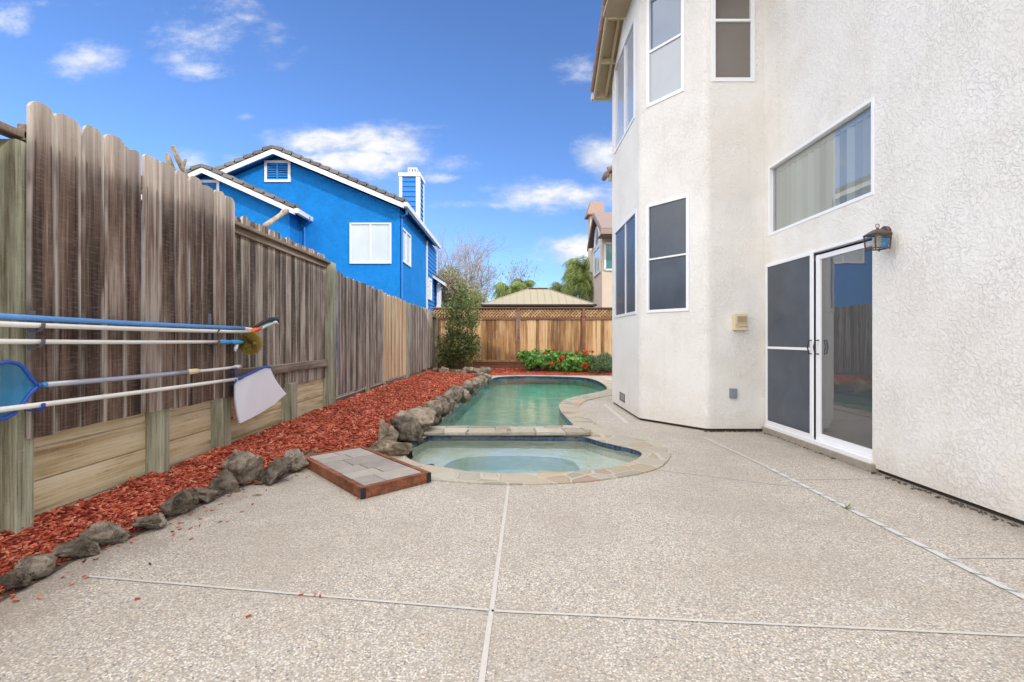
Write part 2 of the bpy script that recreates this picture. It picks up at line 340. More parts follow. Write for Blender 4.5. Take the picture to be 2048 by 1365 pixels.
# exposed aggregate patio
m_, t_ = new_mat('exposed_aggregate'); M_AGG = m_
co = t_.add('ShaderNodeTexCoord').outputs['Object']
jit = t_.vmath('ADD', co, t_.vmath('MULTIPLY', t_.add('ShaderNodeTexNoise', {'Vector': co, 'Scale': 70.0, 'Detail': 1.0}).outputs['Color'], (.008, .008, .0)))
vo = t_.add('ShaderNodeTexVoronoi', {'Vector': jit, 'Scale': 104.0}); vo2 = t_.add('ShaderNodeTexVoronoi', {'Vector': jit, 'Scale': 150.0})
rc = t_.add('ShaderNodeSeparateColor', {0: vo.outputs['Color']}).outputs[0]
rc2 = t_.add('ShaderNodeSeparateColor', {0: vo2.outputs['Color']}).outputs[1]
peb = t_.ramp(rc, [(0, (.19, .20, .225)), (.09, (.62, .55, .46)), (.24, (.72, .66, .57)), (.40, (.54, .47, .39)), (.52, (.80, .76, .69)), (.66, (.42, .40, .38)), (.75, (.68, .60, .51)), (.88, (.84, .81, .76)), (.96, (.62, .47, .33))], 'CONSTANT')
peb2 = t_.ramp(rc2, [(0, (.34, .32, .30)), (.2, (.62, .55, .46)), (.5, (.76, .71, .62)), (.8, (.46, .41, .34))], 'CONSTANT')
peb = t_.mix(t_.sstep(vo.outputs['Distance'], .40, .52), peb, peb2)
gap = t_.sstep(vo.outputs['Distance'], .42, .66)
col = t_.mix(t_.math('MULTIPLY', gap, .7), peb, (.38, .33, .27, 1))
st = t_.noise(co, .9, 6, .62); st2 = t_.noise(co, 4.5, 5, .6)
col = t_.mix(t_.math('MULTIPLY', t_.sstep(st, .38, .66), .5), col, (.40, .34, .275, 1))
col = t_.mix(t_.math('MULTIPLY', t_.sstep(st2, .52, .72), .22), col, (.62, .60, .57, 1))
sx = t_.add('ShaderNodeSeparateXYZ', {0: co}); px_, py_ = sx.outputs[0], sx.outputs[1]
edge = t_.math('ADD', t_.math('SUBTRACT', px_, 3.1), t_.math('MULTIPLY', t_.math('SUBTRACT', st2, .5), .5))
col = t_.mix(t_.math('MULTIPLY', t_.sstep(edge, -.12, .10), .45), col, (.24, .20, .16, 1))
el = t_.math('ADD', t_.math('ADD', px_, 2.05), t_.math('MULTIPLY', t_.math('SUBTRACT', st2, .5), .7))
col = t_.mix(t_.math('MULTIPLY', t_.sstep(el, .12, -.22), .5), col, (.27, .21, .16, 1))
crk = t_.add('ShaderNodeTexVoronoi', {'Vector': t_.vmath('ADD', co, t_.vmath('MULTIPLY', t_.add('ShaderNodeTexNoise', {'Vector': co, 'Scale': 2.0, 'Detail': 6.0}).outputs['Color'], (.5, .5, 0))), 'Scale': .42}, feature='DISTANCE_TO_EDGE').outputs[0]
col = t_.mix(t_.math('MULTIPLY', t_.sstep(crk, .0035, .0008), .0), col, (.22, .18, .14, 1))
# darker strip of dirt along the planting bed and the house base
col = t_.mix(1.0, col, (.93, .925, .94, 1), 'MULTIPLY')
h = t_.math('SUBTRACT', 1.0, t_.math('MULTIPLY', vo.outputs['Distance'], 1.2))
finish(t_, col, .75, t_.bump(h, .8, .004), spec=.3)

# flagstone coping
m_, t_ = new_mat('flagstone'); M_FLAG = m_
co = t_.add('ShaderNodeTexCoord').outputs['Object']
wc = t_.vmath('ADD', co, t_.vmath('MULTIPLY', t_.add('ShaderNodeTexNoise', {'Vector': co, 'Scale': 5.0, 'Detail': 3.0}).outputs['Color'], (.09, .09, 0)))
ve = t_.add('ShaderNodeTexVoronoi', {'Vector': wc, 'Scale': 4.1, 'Randomness': .85}, feature='DISTANCE_TO_EDGE').outputs[0]
vc = t_.add('ShaderNodeTexVoronoi', {'Vector': wc, 'Scale': 4.1, 'Randomness': .85}).outputs['Color']
rr = t_.add('ShaderNodeSeparateColor', {0: vc}).outputs[0]
stc = t_.ramp(rr, [(0, (.36, .29, .20)), (.2, (.44, .37, .28)), (.38, (.28, .26, .20)), (.52, (.50, .35, .20)), (.64, (.37, .34, .28)), (.78, (.33, .22, .15)), (.88, (.45, .42, .34))], 'CONSTANT')
stc = t_.mix(t_.math('MULTIPLY', t_.noise(wc, 14, 6, .65), .4), stc, (.58, .52, .42, 1))
stc = t_.mix(t_.math('MULTIPLY', t_.sstep(t_.noise(co, 6, 5), .52, .7), .35), stc, (.30, .26, .21, 1))
mort = t_.sstep(ve, .042, .018)
col = t_.mix(mort, stc, (.50, .455, .385, 1))
hh = t_.math('ADD', t_.sstep(ve, .02, .09), t_.math('MULTIPLY', t_.noise(co, 30, 5), .35))
finish(t_, col, .7, t_.bump(hh, .8, .010), spec=.35)

# lava rock
def rock_mat(name, a, b, c):
    m_, t_ = new_mat(name); co = t_.add('ShaderNodeTexCoord').outputs['Object']
    oi = t_.add('ShaderNodeObjectInfo').outputs['Random']
    cs = t_.vmath('ADD', co, t_.add('ShaderNodeCombineXYZ', {0: t_.math('MULTIPLY', oi, 30.0), 1: 0.0, 2: 0.0}).outputs[0])
    n = t_.noise(cs, 9, 6, .65, .4); pit = t_.add('ShaderNodeTexVoronoi', {'Vector': cs, 'Scale': 75.0}).outputs['Distance']
    pm = t_.sstep(pit, .30, .12)
    pm = t_.math('MULTIPLY', pm, t_.sstep(t_.noise(cs, 12, 3), .42, .55))
    col = t_.ramp(t_.math('ADD', n, t_.math('MULTIPLY', t_.math('SUBTRACT', oi, .5), .22)), [(.32, a), (.5, b), (.68, c)])
    col = t_.mix(t_.math('MULTIPLY', pm, .75), col, c4([x * .25 for x in a]))
    moss = t_.sstep(t_.noise(cs, 5, 4), .60, .72); col = t_.mix(t_.math('MULTIPLY', moss, .4), col, (.20, .19, .09, 1))
    hh = t_.math('SUBTRACT', t_.math('MULTIPLY', t_.noise(cs, 28, 6, .7), 1.0), t_.math('MULTIPLY', pm, .8))
    finish(t_, col, .92, t_.bump(hh, .9, .02), spec=.2); return m_
M_ROCK = rock_mat('lava_rock', (.07, .058, .046), (.20, .165, .13), (.37, .315, .255))
M_ROCKB = rock_mat('brown_lava_rock', (.08, .060, .045), (.23, .18, .13), (.42, .345, .27))

# mulch
def mulch_mat(name, under=False):
    m_, t_ = new_mat(name); co = t_.add('ShaderNodeTexCoord').outputs['Object']
    if under:
        vv = t_.add('ShaderNodeTexVoronoi', {'Vector': t_.vmath('ADD', t_.vmath('MULTIPLY', co, (1, 1.6, 1)), t_.vmath('MULTIPLY', t_.add('ShaderNodeTexNoise', {'Vector': co, 'Scale': 30.0}).outputs['Color'], (.05, .05, .05))), 'Scale': 42.0})
        f = t_.add('ShaderNodeSeparateColor', {0: vv.outputs['Color']}).outputs[0]; hgt = t_.math('MULTIPLY', f, t_.math('SUBTRACT', 1.0, vv.outputs['Distance']))
        k = .8
    else:
        f = island(t_); hgt = t_.noise(co, 130, 3); k = 1.0
    col = t_.ramp(f, [(0, (.13*k, .022*k, .013*k)), (.25, (.27*k, .045*k, .024*k)), (.55, (.47*k, .098*k, .055*k)), (.8, (.60*k, .165*k, .10*k)), (.93, (.62*k, .22*k, .135*k)), (1, (.60*k, .36*k, .24*k))])
    finish(t_, col, .85, t_.bump(hgt, .8, .012 if under else .002), spec=.2); return m_
M_MULCHU = mulch_mat('red_mulch_bed', True); M_CHIP = mulch_mat('red_wood_chip')

def leaf_mat(name, stops, rough=.5, trans=.25):
    m_, t_ = new_mat(name); ri = island(t_)
    col = t_.ramp(ri, stops)
    p = t_.add('ShaderNodeBsdfPrincipled', {'Base Color': col, 'Roughness': rough, 'Specular IOR Level': .4})
    tl = t_.add('ShaderNodeBsdfTranslucent', {'Color': t_.mix(.5, col, (.35, .45, .05, 1))})
    mx = t_.add('ShaderNodeMixShader', {0: trans, 1: p.outputs[0], 2: tl.outputs[0]})
    t_.l.new(mx.outputs[0], t_.add('ShaderNodeOutputMaterial').inputs[0]); return m_
M_LEAF_ROSE = leaf_mat('rose_leaf', [(0, (.02, .045, .015)), (.4, (.055, .10, .03)), (.75, (.12, .18, .06)), (.94, (.30, .34, .12)), (1, (.42, .20, .10))])
M_LEAF_GER = leaf_mat('geranium_leaf', [(0, (.03, .10, .012)), (.4, (.08, .23, .025)), (.8, (.17, .36, .06)), (1, (.32, .46, .12))])
M_LEAF_GREY = leaf_mat('grey_green_leaf', [(0, (.09, .15, .08)), (.5, (.19, .27, .16)), (1, (.34, .42, .28))])
M_LEAF_PALM = leaf_mat('palm_leaf', [(0, (.08, .13, .03)), (.5, (.20, .28, .07)), (1, (.42, .46, .16))])
M_LEAF_TREE = leaf_mat('olive_leaf', [(0, (.08, .11, .03)), (.5, (.17, .22, .06)), (1, (.30, .32, .10))])
M_LEAF_DRY = leaf_mat('dry_twig', [(0, (.20, .15, .12)), (.6, (.36, .29, .24)), (1, (.30, .32, .14))], .8, .1)
M_TWIG = plain('twig', (.17, .12, .09), .9, var=.3)
M_PETAL = leaf_mat('red_petal', [(0, (.45, .006, .012)), (.6, (.70, .015, .02)), (1, (.80, .05, .05))], .5, .2)

# water and pool plaster
m_, t_ = new_mat('water'); M_WATER = m_
co = t_.add('ShaderNodeTexCoord').outputs['Object']
hh = t_.math('ADD', t_.noise(t_.vmath('MULTIPLY', co, (1, .7, 1)), 5.5, 3, .5), t_.math('MULTIPLY', t_.noise(co, 17, 2, .5), .28))
p = t_.add('ShaderNodeBsdfPrincipled', {'Base Color': (1, 1, 1, 1), 'Roughness': 0.0, 'IOR': 1.33, 'Transmission Weight': 1.0, 'Normal': t_.bump(hh, .3, .02)})
va = t_.add('ShaderNodeVolumeAbsorption', {'Color': (.0, .88, .78, 1), 'Density': .25})
o_ = t_.add('ShaderNodeOutputMaterial'); t_.l.new(p.outputs[0], o_.inputs[0]); t_.l.new(va.outputs[0], o_.inputs[1])
M_WATER_SPA = M_WATER.copy(); M_WATER_SPA.name = 'spa_water'
for n_ in M_WATER_SPA.node_tree.nodes:
    if n_.type == 'VOLUME_ABSORPTION': n_.inputs['Color'].default_value = (.1, .85, .72, 1); n_.inputs['Density'].default_value = .16
def plaster(name, a, b):
    m_, t_ = new_mat(name); co = t_.add('ShaderNodeTexCoord').outputs['Object']
    n = t_.noise(co, 2.2, 6, .65); n2 = t_.noise(co, 9, 5, .6)
    col = t_.mix(t_.sstep(t_.math('ADD', t_.math('MULTIPLY', n, .7), t_.math('MULTIPLY', n2, .3)), .38, .62), c4(a), c4(b))
    finish(t_, col, .8); return m_
M_PLAST = plaster('pool_plaster', (.55, .68, .60), (.80, .88, .80)); M_PLASTS = plaster('spa_plaster', (.74, .78, .66), (.86, .87, .78))
m_, t_ = new_mat('blue_waterline_tile'); M_PTILE = m_
co = t_.add('ShaderNodeTexCoord').outputs['Object']
br = t_.add('ShaderNodeTexVoronoi', {'Vector': co, 'Scale': 22.0, 'Randomness': .15}, distance='CHEBYCHEV')
f = t_.add('ShaderNodeSeparateColor', {0: br.outputs['Color']}).outputs[0]
finish(t_, t_.mix(t_.sstep(br.outputs['Distance'], .40, .48), t_.mix(f, (.006, .018, .06, 1), (.02, .07, .19, 1)), (.10, .12, .14, 1)), .2)
# pavers
m_, t_ = new_mat('grey_paver'); M_PAVER = m_
ri = island(t_); co = t_.add('ShaderNodeTexCoord').outputs['Object']
f = t_.math('ADD', t_.math('MULTIPLY', ri, .5), t_.math('MULTIPLY', t_.noise(co, 12, 6, .65), .6))
finish(t_, t_.ramp(f, [(.2, (.23, .205, .19)), (.5, (.33, .295, .27)), (.85, (.43, .385, .34))]), .85, t_.bump(t_.noise(co, 90, 4), .5, .004))
M_SAND = plain('joint_sand', (.46, .36, .25), .95, var=.2, scale=40)
# translucent mesh cloths
def net_mat(name, col, alpha):
    m_, t_ = new_mat(name)
    df = t_.add('ShaderNodeBsdfDiffuse', {'Color': c4(col)}); tl = t_.add('ShaderNodeBsdfTranslucent', {'Color': c4(col)}); tr = t_.add('ShaderNodeBsdfTransparent')
    a = t_.add('ShaderNodeMixShader', {0: .1, 1: df.outputs[0], 2: tl.outputs[0]})
    b = t_.add('ShaderNodeMixShader', {0: alpha, 1: tr.outputs[0], 2: a.outputs[0]})
    t_.l.new(b.outputs[0], t_.add('ShaderNodeOutputMaterial').inputs[0]); return m_
M_NETBLUE = net_mat('blue_mesh', (.02, .24, .48), .72); M_NETWHITE = net_mat('white_mesh', (.88, .88, .97), .96)

# ------------------------------------------------------------------ outlines
def smooth_loop(pts, sub=5):
    out = []; n = len(pts)
    for i in range(n):
        p0, p1, p2, p3 = (Vector(pts[(i + k) % n]) for k in (-1, 0, 1, 2))
        for s_ in range(sub):
            t = s_ / sub
            out.append(.5 * ((2*p1) + (p2-p0)*t + (2*p0-5*p1+4*p2-p3)*t*t + (3*p1-p0-3*p2+p3)*t*t*t))
    return out
POOL = [(-1.05,6.3),(-.2,6.31),(.85,6.3),(.84,6.9),(.80,7.9),(.86,8.8),(1.05,9.5),(1.45,10.2),(1.9,10.8),(2.22,11.4),(2.38,12.4),(2.42,13.9),(2.22,14.8),(1.7,15.2),(.8,15.45),(0,15.4),(-.5,14.9),(-.68,13.5),(-.83,10.9),(-.94,9.2)]
SPA = [(-1.13,5.06),(-.934,4.69),(-.614,4.477),(-.32,4.327),(.084,4.295),(.589,4.36),(.923,4.477),(1.17,4.71),(1.34,5.0),(1.31,5.2),(1.15,5.42),(1.02,5.62),(.885,5.88),(0,5.93),(-1.02,5.94),(-1.13,5.5)]
OUTER = [(-1.5,5.1),(-1.42,4.75),(-1.1,4.33),(-.70,4.1),(-.05,3.97),(.5,4.02),(.915,4.17),(1.3,4.42),(1.53,4.76),(1.67,5.15),(1.62,5.54),(1.38,5.95),(1.22,6.5),(1.17,7.2),(1.14,8.0),(1.22,8.7),(1.42,9.3),(1.78,9.85),(2.2,10.4),(2.58,11.1),(2.72,12.4),(2.76,14),(2.55,15.0),(1.95,15.55),(.9,15.85),(-.1,15.8),(-.85,15.1),(-1.0,13.5),(-1.15,10.9),(-1.25,9.2),(-1.35,6.9),(-1.4,5.9)]
def keep_corner(pts, corners):      # smooth each stretch, keep listed corners sharp
    out = []; n = len(pts)
    sm = smooth_loop(pts, 4)
    for i in range(n):
        if i in corners or (i + 1) % n in corners or (i - 1) % n in corners or (i+2) % n in corners: out.append(Vector(pts[i]))
        else: out += sm[i*4:(i+1)*4]
    return out
POOLs = keep_corner(POOL, {0, 2}); SPAs = keep_corner(SPA, {12, 14}); OUTs = smooth_loop(OUTER, 4)
def sheet(loops, z, mb=None):
    mb = mb or MB(); L = [[Vector((p[0], p[1], 0)) for p in lp] for lp in loops]
    tris = tessellate_polygon(L); flat = [p for lp in L for p in lp]
    zf = z if callable(z) else (lambda x, y: z)
    fs = []
    for t3 in tris:
        a, b, c = (flat[i] for i in t3)
        fs.append(t3 if (b - a).cross(c - a).z > 0 else t3[::-1])
    mb.add([(p.x, p.y, zf(p.x, p.y)) for p in flat], fs); return mb
def skirt(mb, loop, z0, z1):
    n = len(loop); za = z0 if callable(z0) else (lambda x, y: z0); zb = z1 if callable(z1) else (lambda x, y: z1)
    mb.add([(p[0], p[1], za(p[0], p[1])) for p in loop] + [(p[0], p[1], zb(p[0], p[1])) for p in loop], [(i, (i+1) % n, (i+1) % n + n, i + n) for i in range(n)])

# ------------------------------------------------------------------ ground
struct(sheet([[(-400,-400),(400,-400),(400,700),(-400,700)], OUTs], -.03).build('ground', M_DIRT))
pat = [(-2.75,-3.5),(3.9,-3.5),(3.9,16.0),(-2.6,16.0)]
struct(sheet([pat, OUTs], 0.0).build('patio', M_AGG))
def strip(name, a, b, wd, mat, z=.004):
    a, b = Vector((a[0], a[1], z)), Vector((b[0], b[1], z)); r = (b - a).normalized().cross(Vector((0,0,1))) * wd / 2
    mb = MB(); n = max(2, int((b-a).length / .15)); 
    vs = []
    for i in range(n + 1):
        p = a.lerp(b, i / n); k = Vector((rnd.uniform(-1, 1), rnd.uniform(-1, 1), 0)) * .0012
        vs += [p - r + k, p + r + k]
    mb.add(vs, [(2*i, 2*i+1, 2*i+3, 2*i+2) for i in range(n)])
    return struct(mb.build(name, mat))
strip('patio_joint', (-.24, -2.2), (-.028, 3.95), .022, M_JOINT)
strip('patio_joint', (-2.14, 2.445), (-.10, 2.14), .016, M_JOINT)
strip('patio_joint', (-.09, 2.135), (3.2, 1.86), .016, M_JOINT)
strip('patio_joint', (1.3, 4.45), (2.36, 3.9), .012, M_JOINT)
strip('patio_joint', (2.40, 2.655), (3.25, 2.66), .016, M_JOINT)
strip('patio_joint', (2.41, 4.13), (3.2, 4.16), .012, M_JOINT)
strip('patio_joint', (1.7, 5.7), (2.33, 5.66), .012, M_JOINT)
# brick-like drain strip parallel to the house
m_, t_ = new_mat('channel_strip'); co = t_.add('ShaderNodeTexCoord').outputs['Object']
wv = t_.add('ShaderNodeTexWave', {'Vector': t_.vmath('MULTIPLY', co, (3.0, 4.0, 1)), 'Scale': 1.0, 'Distortion': .3}, wave_type='BANDS', bands_direction='DIAGONAL').outputs['Fac']
finish(t_, t_.mix(t_.sstep(wv, .10, .0), t_.mix(t_.noise(co, 30, 4), (.50, .50, .50, 1), (.68, .68, .67, 1)), (.25, .22, .19, 1)), .8)
strip('drain_strip', (2.36, 1.2), (2.385, 4.5), .042, m_, .0045)
strip('drain_strip', (2.385, 4.5), (2.33, 5.9), .03, M_JOINT, .0045)
strip('drain_strip', (1.63, 6.85), (1.69, 8.9), .06, M_JOINT, .0045)
sl = MB(); sl.box((2.93, 4.3, .0), (3.24, 6.24, .006)); 

# ------------------------------------------------------------------ pool and spa
pool = thing('swimming_pool', (0, 10, 0), 'kidney shaped green water swimming pool with flagstone coping and blue tile line', 'pool')
depth = lambda x, y: -1.05 - .8 * min(1, max(0, (y - 8) / 5))
mb = sheet([POOLs], depth); skirt(mb, POOLs, depth, -.17); mb.build('shell', M_PLAST, pool)
mb = MB(); skirt(mb, POOLs, -.17, .005); mb.build('tile_band', M_PTILE, pool)
mb = sheet([OUTs, POOLs, SPAs], .012); skirt(mb, OUTs, -.05, .012)
mb.build('coping', M_FLAG, pool)
wp = []
cpo = sum(POOLs, Vector((0, 0))) / len(POOLs)
mb = sheet([POOLs], -.055); mb.v = [(x, y, z) for x, y, z in mb.v]
skirt(mb, POOLs, -2.3, -.055); b = sheet([POOLs], -2.3); mb.add(b.v, [f[::-1] for f in b.f])
struct(mb.build('pool_water', M_WATER))
spa = thing('spa', (.1, 5, 0), 'half round shallow spa of clear pale water in front of the pool', 'spa')
WELL = smooth_loop([(-.62,4.62),(-.3,4.5),(.1,4.47),(.45,4.52),(.66,4.7),(.70,5.1),(.62,5.42),(.3,5.55),(-.25,5.56),(-.6,5.45),(-.72,5.1)], 4)
mb = sheet([SPAs, WELL], -.46); skirt(mb, SPAs, -.46, -.09); skirt(mb, WELL, -.98, -.46); b = sheet([WELL], -.98); mb.add(b.v, b.f)
mb.build('shell', M_PLASTS, spa)
mb = MB(); skirt(mb, SPAs, -.09, .005); mb.build('tile_band', M_PTILE, spa)
mb = sheet([SPAs], -.035); skirt(mb, SPAs, -1.3, -.035); b = sheet([SPAs], -1.3); mb.add(b.v, [f[::-1] for f in b.f])
struct(mb.build('spa_water', M_WATER_SPA))
for (x, y, z) in ((-.85, 4.98, -.30), (-.3, 5.2, -.93), (.15, 4.75, -.93), (.35, 5.3, -.93)):
    j = MB(); j.tube([(x, y, z - .03), (x, y, z + .03)], .055, 14); j.build('drain_cover', M_DARKMETAL if x < -.8 else M_WHITE, spa)
# raised stone divider between pool and spa: separate stones laid in a row
dv = thing('spa_divider', (0, 6.1, 0), 'low wall of flat pale stones between spa and pool', 'low wall')
x = -1.16
core = MB(); core.box((-1.1, 5.945, -.12), (.88, 6.285, .035)); core.build('core', M_PTILE, dv)
core = MB(); core.box((-1.13, 5.905, .02), (.93, 6.31, .05)); core.build('mortar', M_CONC, dv)
st_ = MB()
while x < .93:
    wd = rnd.uniform(.10, .42); x2 = min(x + wd, .98)
    y0 = 5.88 + rnd.uniform(-.015, .02) + (0.0); y1 = 6.33 + rnd.uniform(-.02, .02); ym = rnd.uniform(6.05, 6.18)
    for (ya, yb) in ((y0, ym), (ym + .012, y1)):
        zt = .062 + rnd.uniform(-.006, .01); j_ = lambda: rnd.uniform(-.028, .028)
        st_.prism([(x+.006+j_(), ya+j_()*.5, .03), (x2-.006+j_(), ya+j_()*.5, .03), (x2-.006+j_(), yb+j_(), .03), (x+.006+j_(), yb+j_(), .03)], (0, 0, zt - .03))
    x = x2
m_, t_ = new_mat('divider_stone'); ri = island(t_); co = t_.add('ShaderNodeTexCoord').outputs['Object']
f = t_.math('ADD', t_.math('MULTIPLY', ri, .5), t_.math('MULTIPLY', t_.noise(co, 14, 6, .65), .6))
finish(t_, t_.ramp(f, [(.2, (.20, .165, .125)), (.5, (.38, .33, .26)), (.85, (.56, .51, .43))]), .75, t_.bump(t_.noise(co, 45, 5), .7, .008))
st_.build('cap_stones', m_, dv, bevel=.006)

# ------------------------------------------------------------------ mulch bed
BORD = [(1.0, -2.52), (2.2, -2.40), (2.6, -2.42), (2.81, -2.40), (3.03, -2.34), (3.31, -2.32), (3.53, -2.29), (3.755, -2.28), (3.96, -2.22), (4.15, -2.05), (4.5, -1.97), (4.8, -1.9), (5.0, -1.55), (5.2, -1.42), (5.6, -1.40), (6.3, -1.32), (7.5, -1.28), (9.2, -1.2), (10.9, -1.08), (13.5, -.92), (14.6, -.95), (15.2, -1.15), (17.6, -1.2)]
def bord(y):
    for (a, xa), (b, xb) in zip(BORD, BORD[1:]):
        if a <= y <= b: return xa + (xb - xa) * (y - a) / (b - a)
    return BORD[0][1] if y < 1 else BORD[-1][1]
def mz(x, y):
    xb = bord(y); t = min(1, max(0, (x + 2.72) / max(.05, xb + 2.72)))
    fz = .17 + .04 * min(1, max(0, (y - 2.5) / 4)) - .05 * min(1, max(0, (y - 10) / 6))
    ez = .015 + .17 * min(1, max(0, (y - 4.6) / 1.4)) - .06 * min(1, max(0, (y - 10) / 5))
    return fz + (ez - fz) * (t ** 1.3) + .022 * noise.noise((x * 3, y * 3, 0)) + .01 * noise.noise((x * 9, y * 9, 4))
bed = MB(); ys = [.3 + i * .08 for i in range(217)]; nx = 14
for i, y in enumerate(ys):
    for k in range(nx + 1):
        x = -2.72 + (bord(y) + .03 + 2.72) * k / nx; bed.v.append((x, y, mz(x, y) if k < nx else -.04)); bed.bu.append(.5)
for i in range(len(ys) - 1):
    for k in range(nx): a = i*(nx+1)+k; bed.f.append((a, a+1, a+nx+2, a+nx+1))
struct(bed.build('mulch_bed', M_MULCHU, smooth=True))
def mzb(x, y): return .085 + .03 * (y - 15.9) + .012 * noise.noise((x * 4, y * 4, 2))
bb = MB()
for i in range(20):
    for k in range(41):
        x = -1.3 + 6.3 * k / 40; y = 15.86 + 1.8 * i / 19; bb.v.append((x, y, mzb(x, y) if i else .0)); bb.bu.append(.5)
for i in range(19):
    for k in range(40): a = i*41+k; bb.f.append((a, a+1, a+42, a+41))
struct(bb.build('mulch_bed', M_MULCHU, smooth=True))
def chip(mb, p, L, wd, th, yaw, pit, rol):
    Mx = Matrix.Translation(p) @ Matrix.Rotation(yaw, 4, 'Z') @ Matrix.Rotation(pit, 4, 'Y') @ Matrix.Rotation(rol, 4, 'X')
    k = rnd.uniform(.35, 1); s = rnd.uniform(-.2, .2) * L
    q = [(-L/2, -wd/2*k, 0), (L/2+s*.3, -wd/2, 0), (L/2, wd/2*k, 0), (-L/2-s*.3, wd/2, 0)]
    vs = [Mx @ Vector(a) for a in q] + [Mx @ Vector((a[0], a[1], th)) for a in q]
    mb.add(vs, [(0,3,2,1),(4,5,6,7),(0,1,5,4),(1,2,6,5),(2,3,7,6),(3,0,4,7)])
ch = MB()
def put_chips(n, y0, y1, L0, L1):
    for _ in range(n):
        y = rnd.uniform(y0, y1); xb = bord(y) + .01; x = rnd.uniform(-2.70, xb)
        L = rnd.uniform(L0, L1); chip(ch, Vector((x, y, mz(x, y) + rnd.uniform(.001, .012))), L, L * rnd.uniform(.2, .45), rnd.uniform(.002, .006), rnd.uniform(0, 6.28), rnd.gauss(0, .28), rnd.gauss(0, .35))
put_chips(3000, .4, 1.95, .025, .06); put_chips(7500, 1.9, 4.6, .022, .062); put_chips(11000, 4.4, 7.5, .025, .065); put_chips(9000, 7.5, 11, .03, .075); put_chips(7000, 11, 16.4, .04, .09)
for _ in range(2600):
    x = rnd.uniform(-1.2, 4); y = rnd.uniform(15.95, 17.6); L = rnd.uniform(.04, .09); chip(ch, Vector((x, y, mzb(x, y) + .005)), L, L*.35, .005, rnd.uniform(0, 6.28), rnd.gauss(0, .25), rnd.gauss(0, .3))
tag(ch.build('mulch_chips', M_CHIP), 'red dyed wood chips covering the planting bed along the fence', 'mulch', kind='stuff')
lc = MB()
for _ in range(90):
    y = rnd.uniform(2.1, 4.6); x = bord(y) + abs(rnd.gauss(.05, .16)) + .03; L = rnd.uniform(.008, .030); chip(lc, Vector((x, y, .004)), L, L*.35, .004, rnd.uniform(0, 6.28), rnd.gauss(0, .06), rnd.gauss(0, .1))
for (px, py) in ((602, 1192), (640, 1195), (497, 1235), (275, 1200), (360, 1060), (400, 1040), (455, 1045), (715, 1000), (505, 1010), (630, 1192), (345, 1065), (680, 985), (300, 1130)):
    p = gp(px, py); chip(lc, Vector((p.x, p.y, .004)), .020, .010, .004, rnd.uniform(0, 6), .03, .1)
tag(lc.build('loose_chips', M_CHIP), 'loose red wood chips scattered on the patio beside the bed', 'mulch', kind='stuff')
db = MB()
for _ in range(420):
    y = rnd.uniform(-1.5, 4.3) if rnd.random() < .8 else rnd.uniform(4.3, 6.2); x = 3.24 - abs(rnd.gauss(0, .025)); L = rnd.uniform(.006, .026); chip(db, Vector((x, y, .006)), L, L * .6, rnd.uniform(.003, .008), rnd.uniform(0, 6.28), rnd.gauss(0, .2), rnd.gauss(0, .3))
for _ in range(160):
    t_r = rnd.random(); x = 3.2 - .72 * t_r; y = 6.25 - abs(rnd.gauss(0, .02)); L = rnd.uniform(.006, .02); chip(db, Vector((x, y, .006)), L, L * .6, .005, rnd.uniform(0, 6.28), rnd.gauss(0, .2), rnd.gauss(0, .3))
tag(db.build('wall_debris', M_DIRT), 'brown crumbs of dirt and dead leaf along the foot of the house wall', 'debris', kind='stuff')
so_ = MB()
for i in range(60):
    y = 1.6 + i * .055; x = bord(y); so_.v += [(x - .06, y, .002), (x + .07 + .035 * noise.noise((y * 4, 0, 0)), y, .003)]; so_.bu += [.5, .5]
    if i: a = 2*i; so_.f.append((a-2, a-1, a+1, a))
struct(so_.build('soil_strip', M_DIRT))

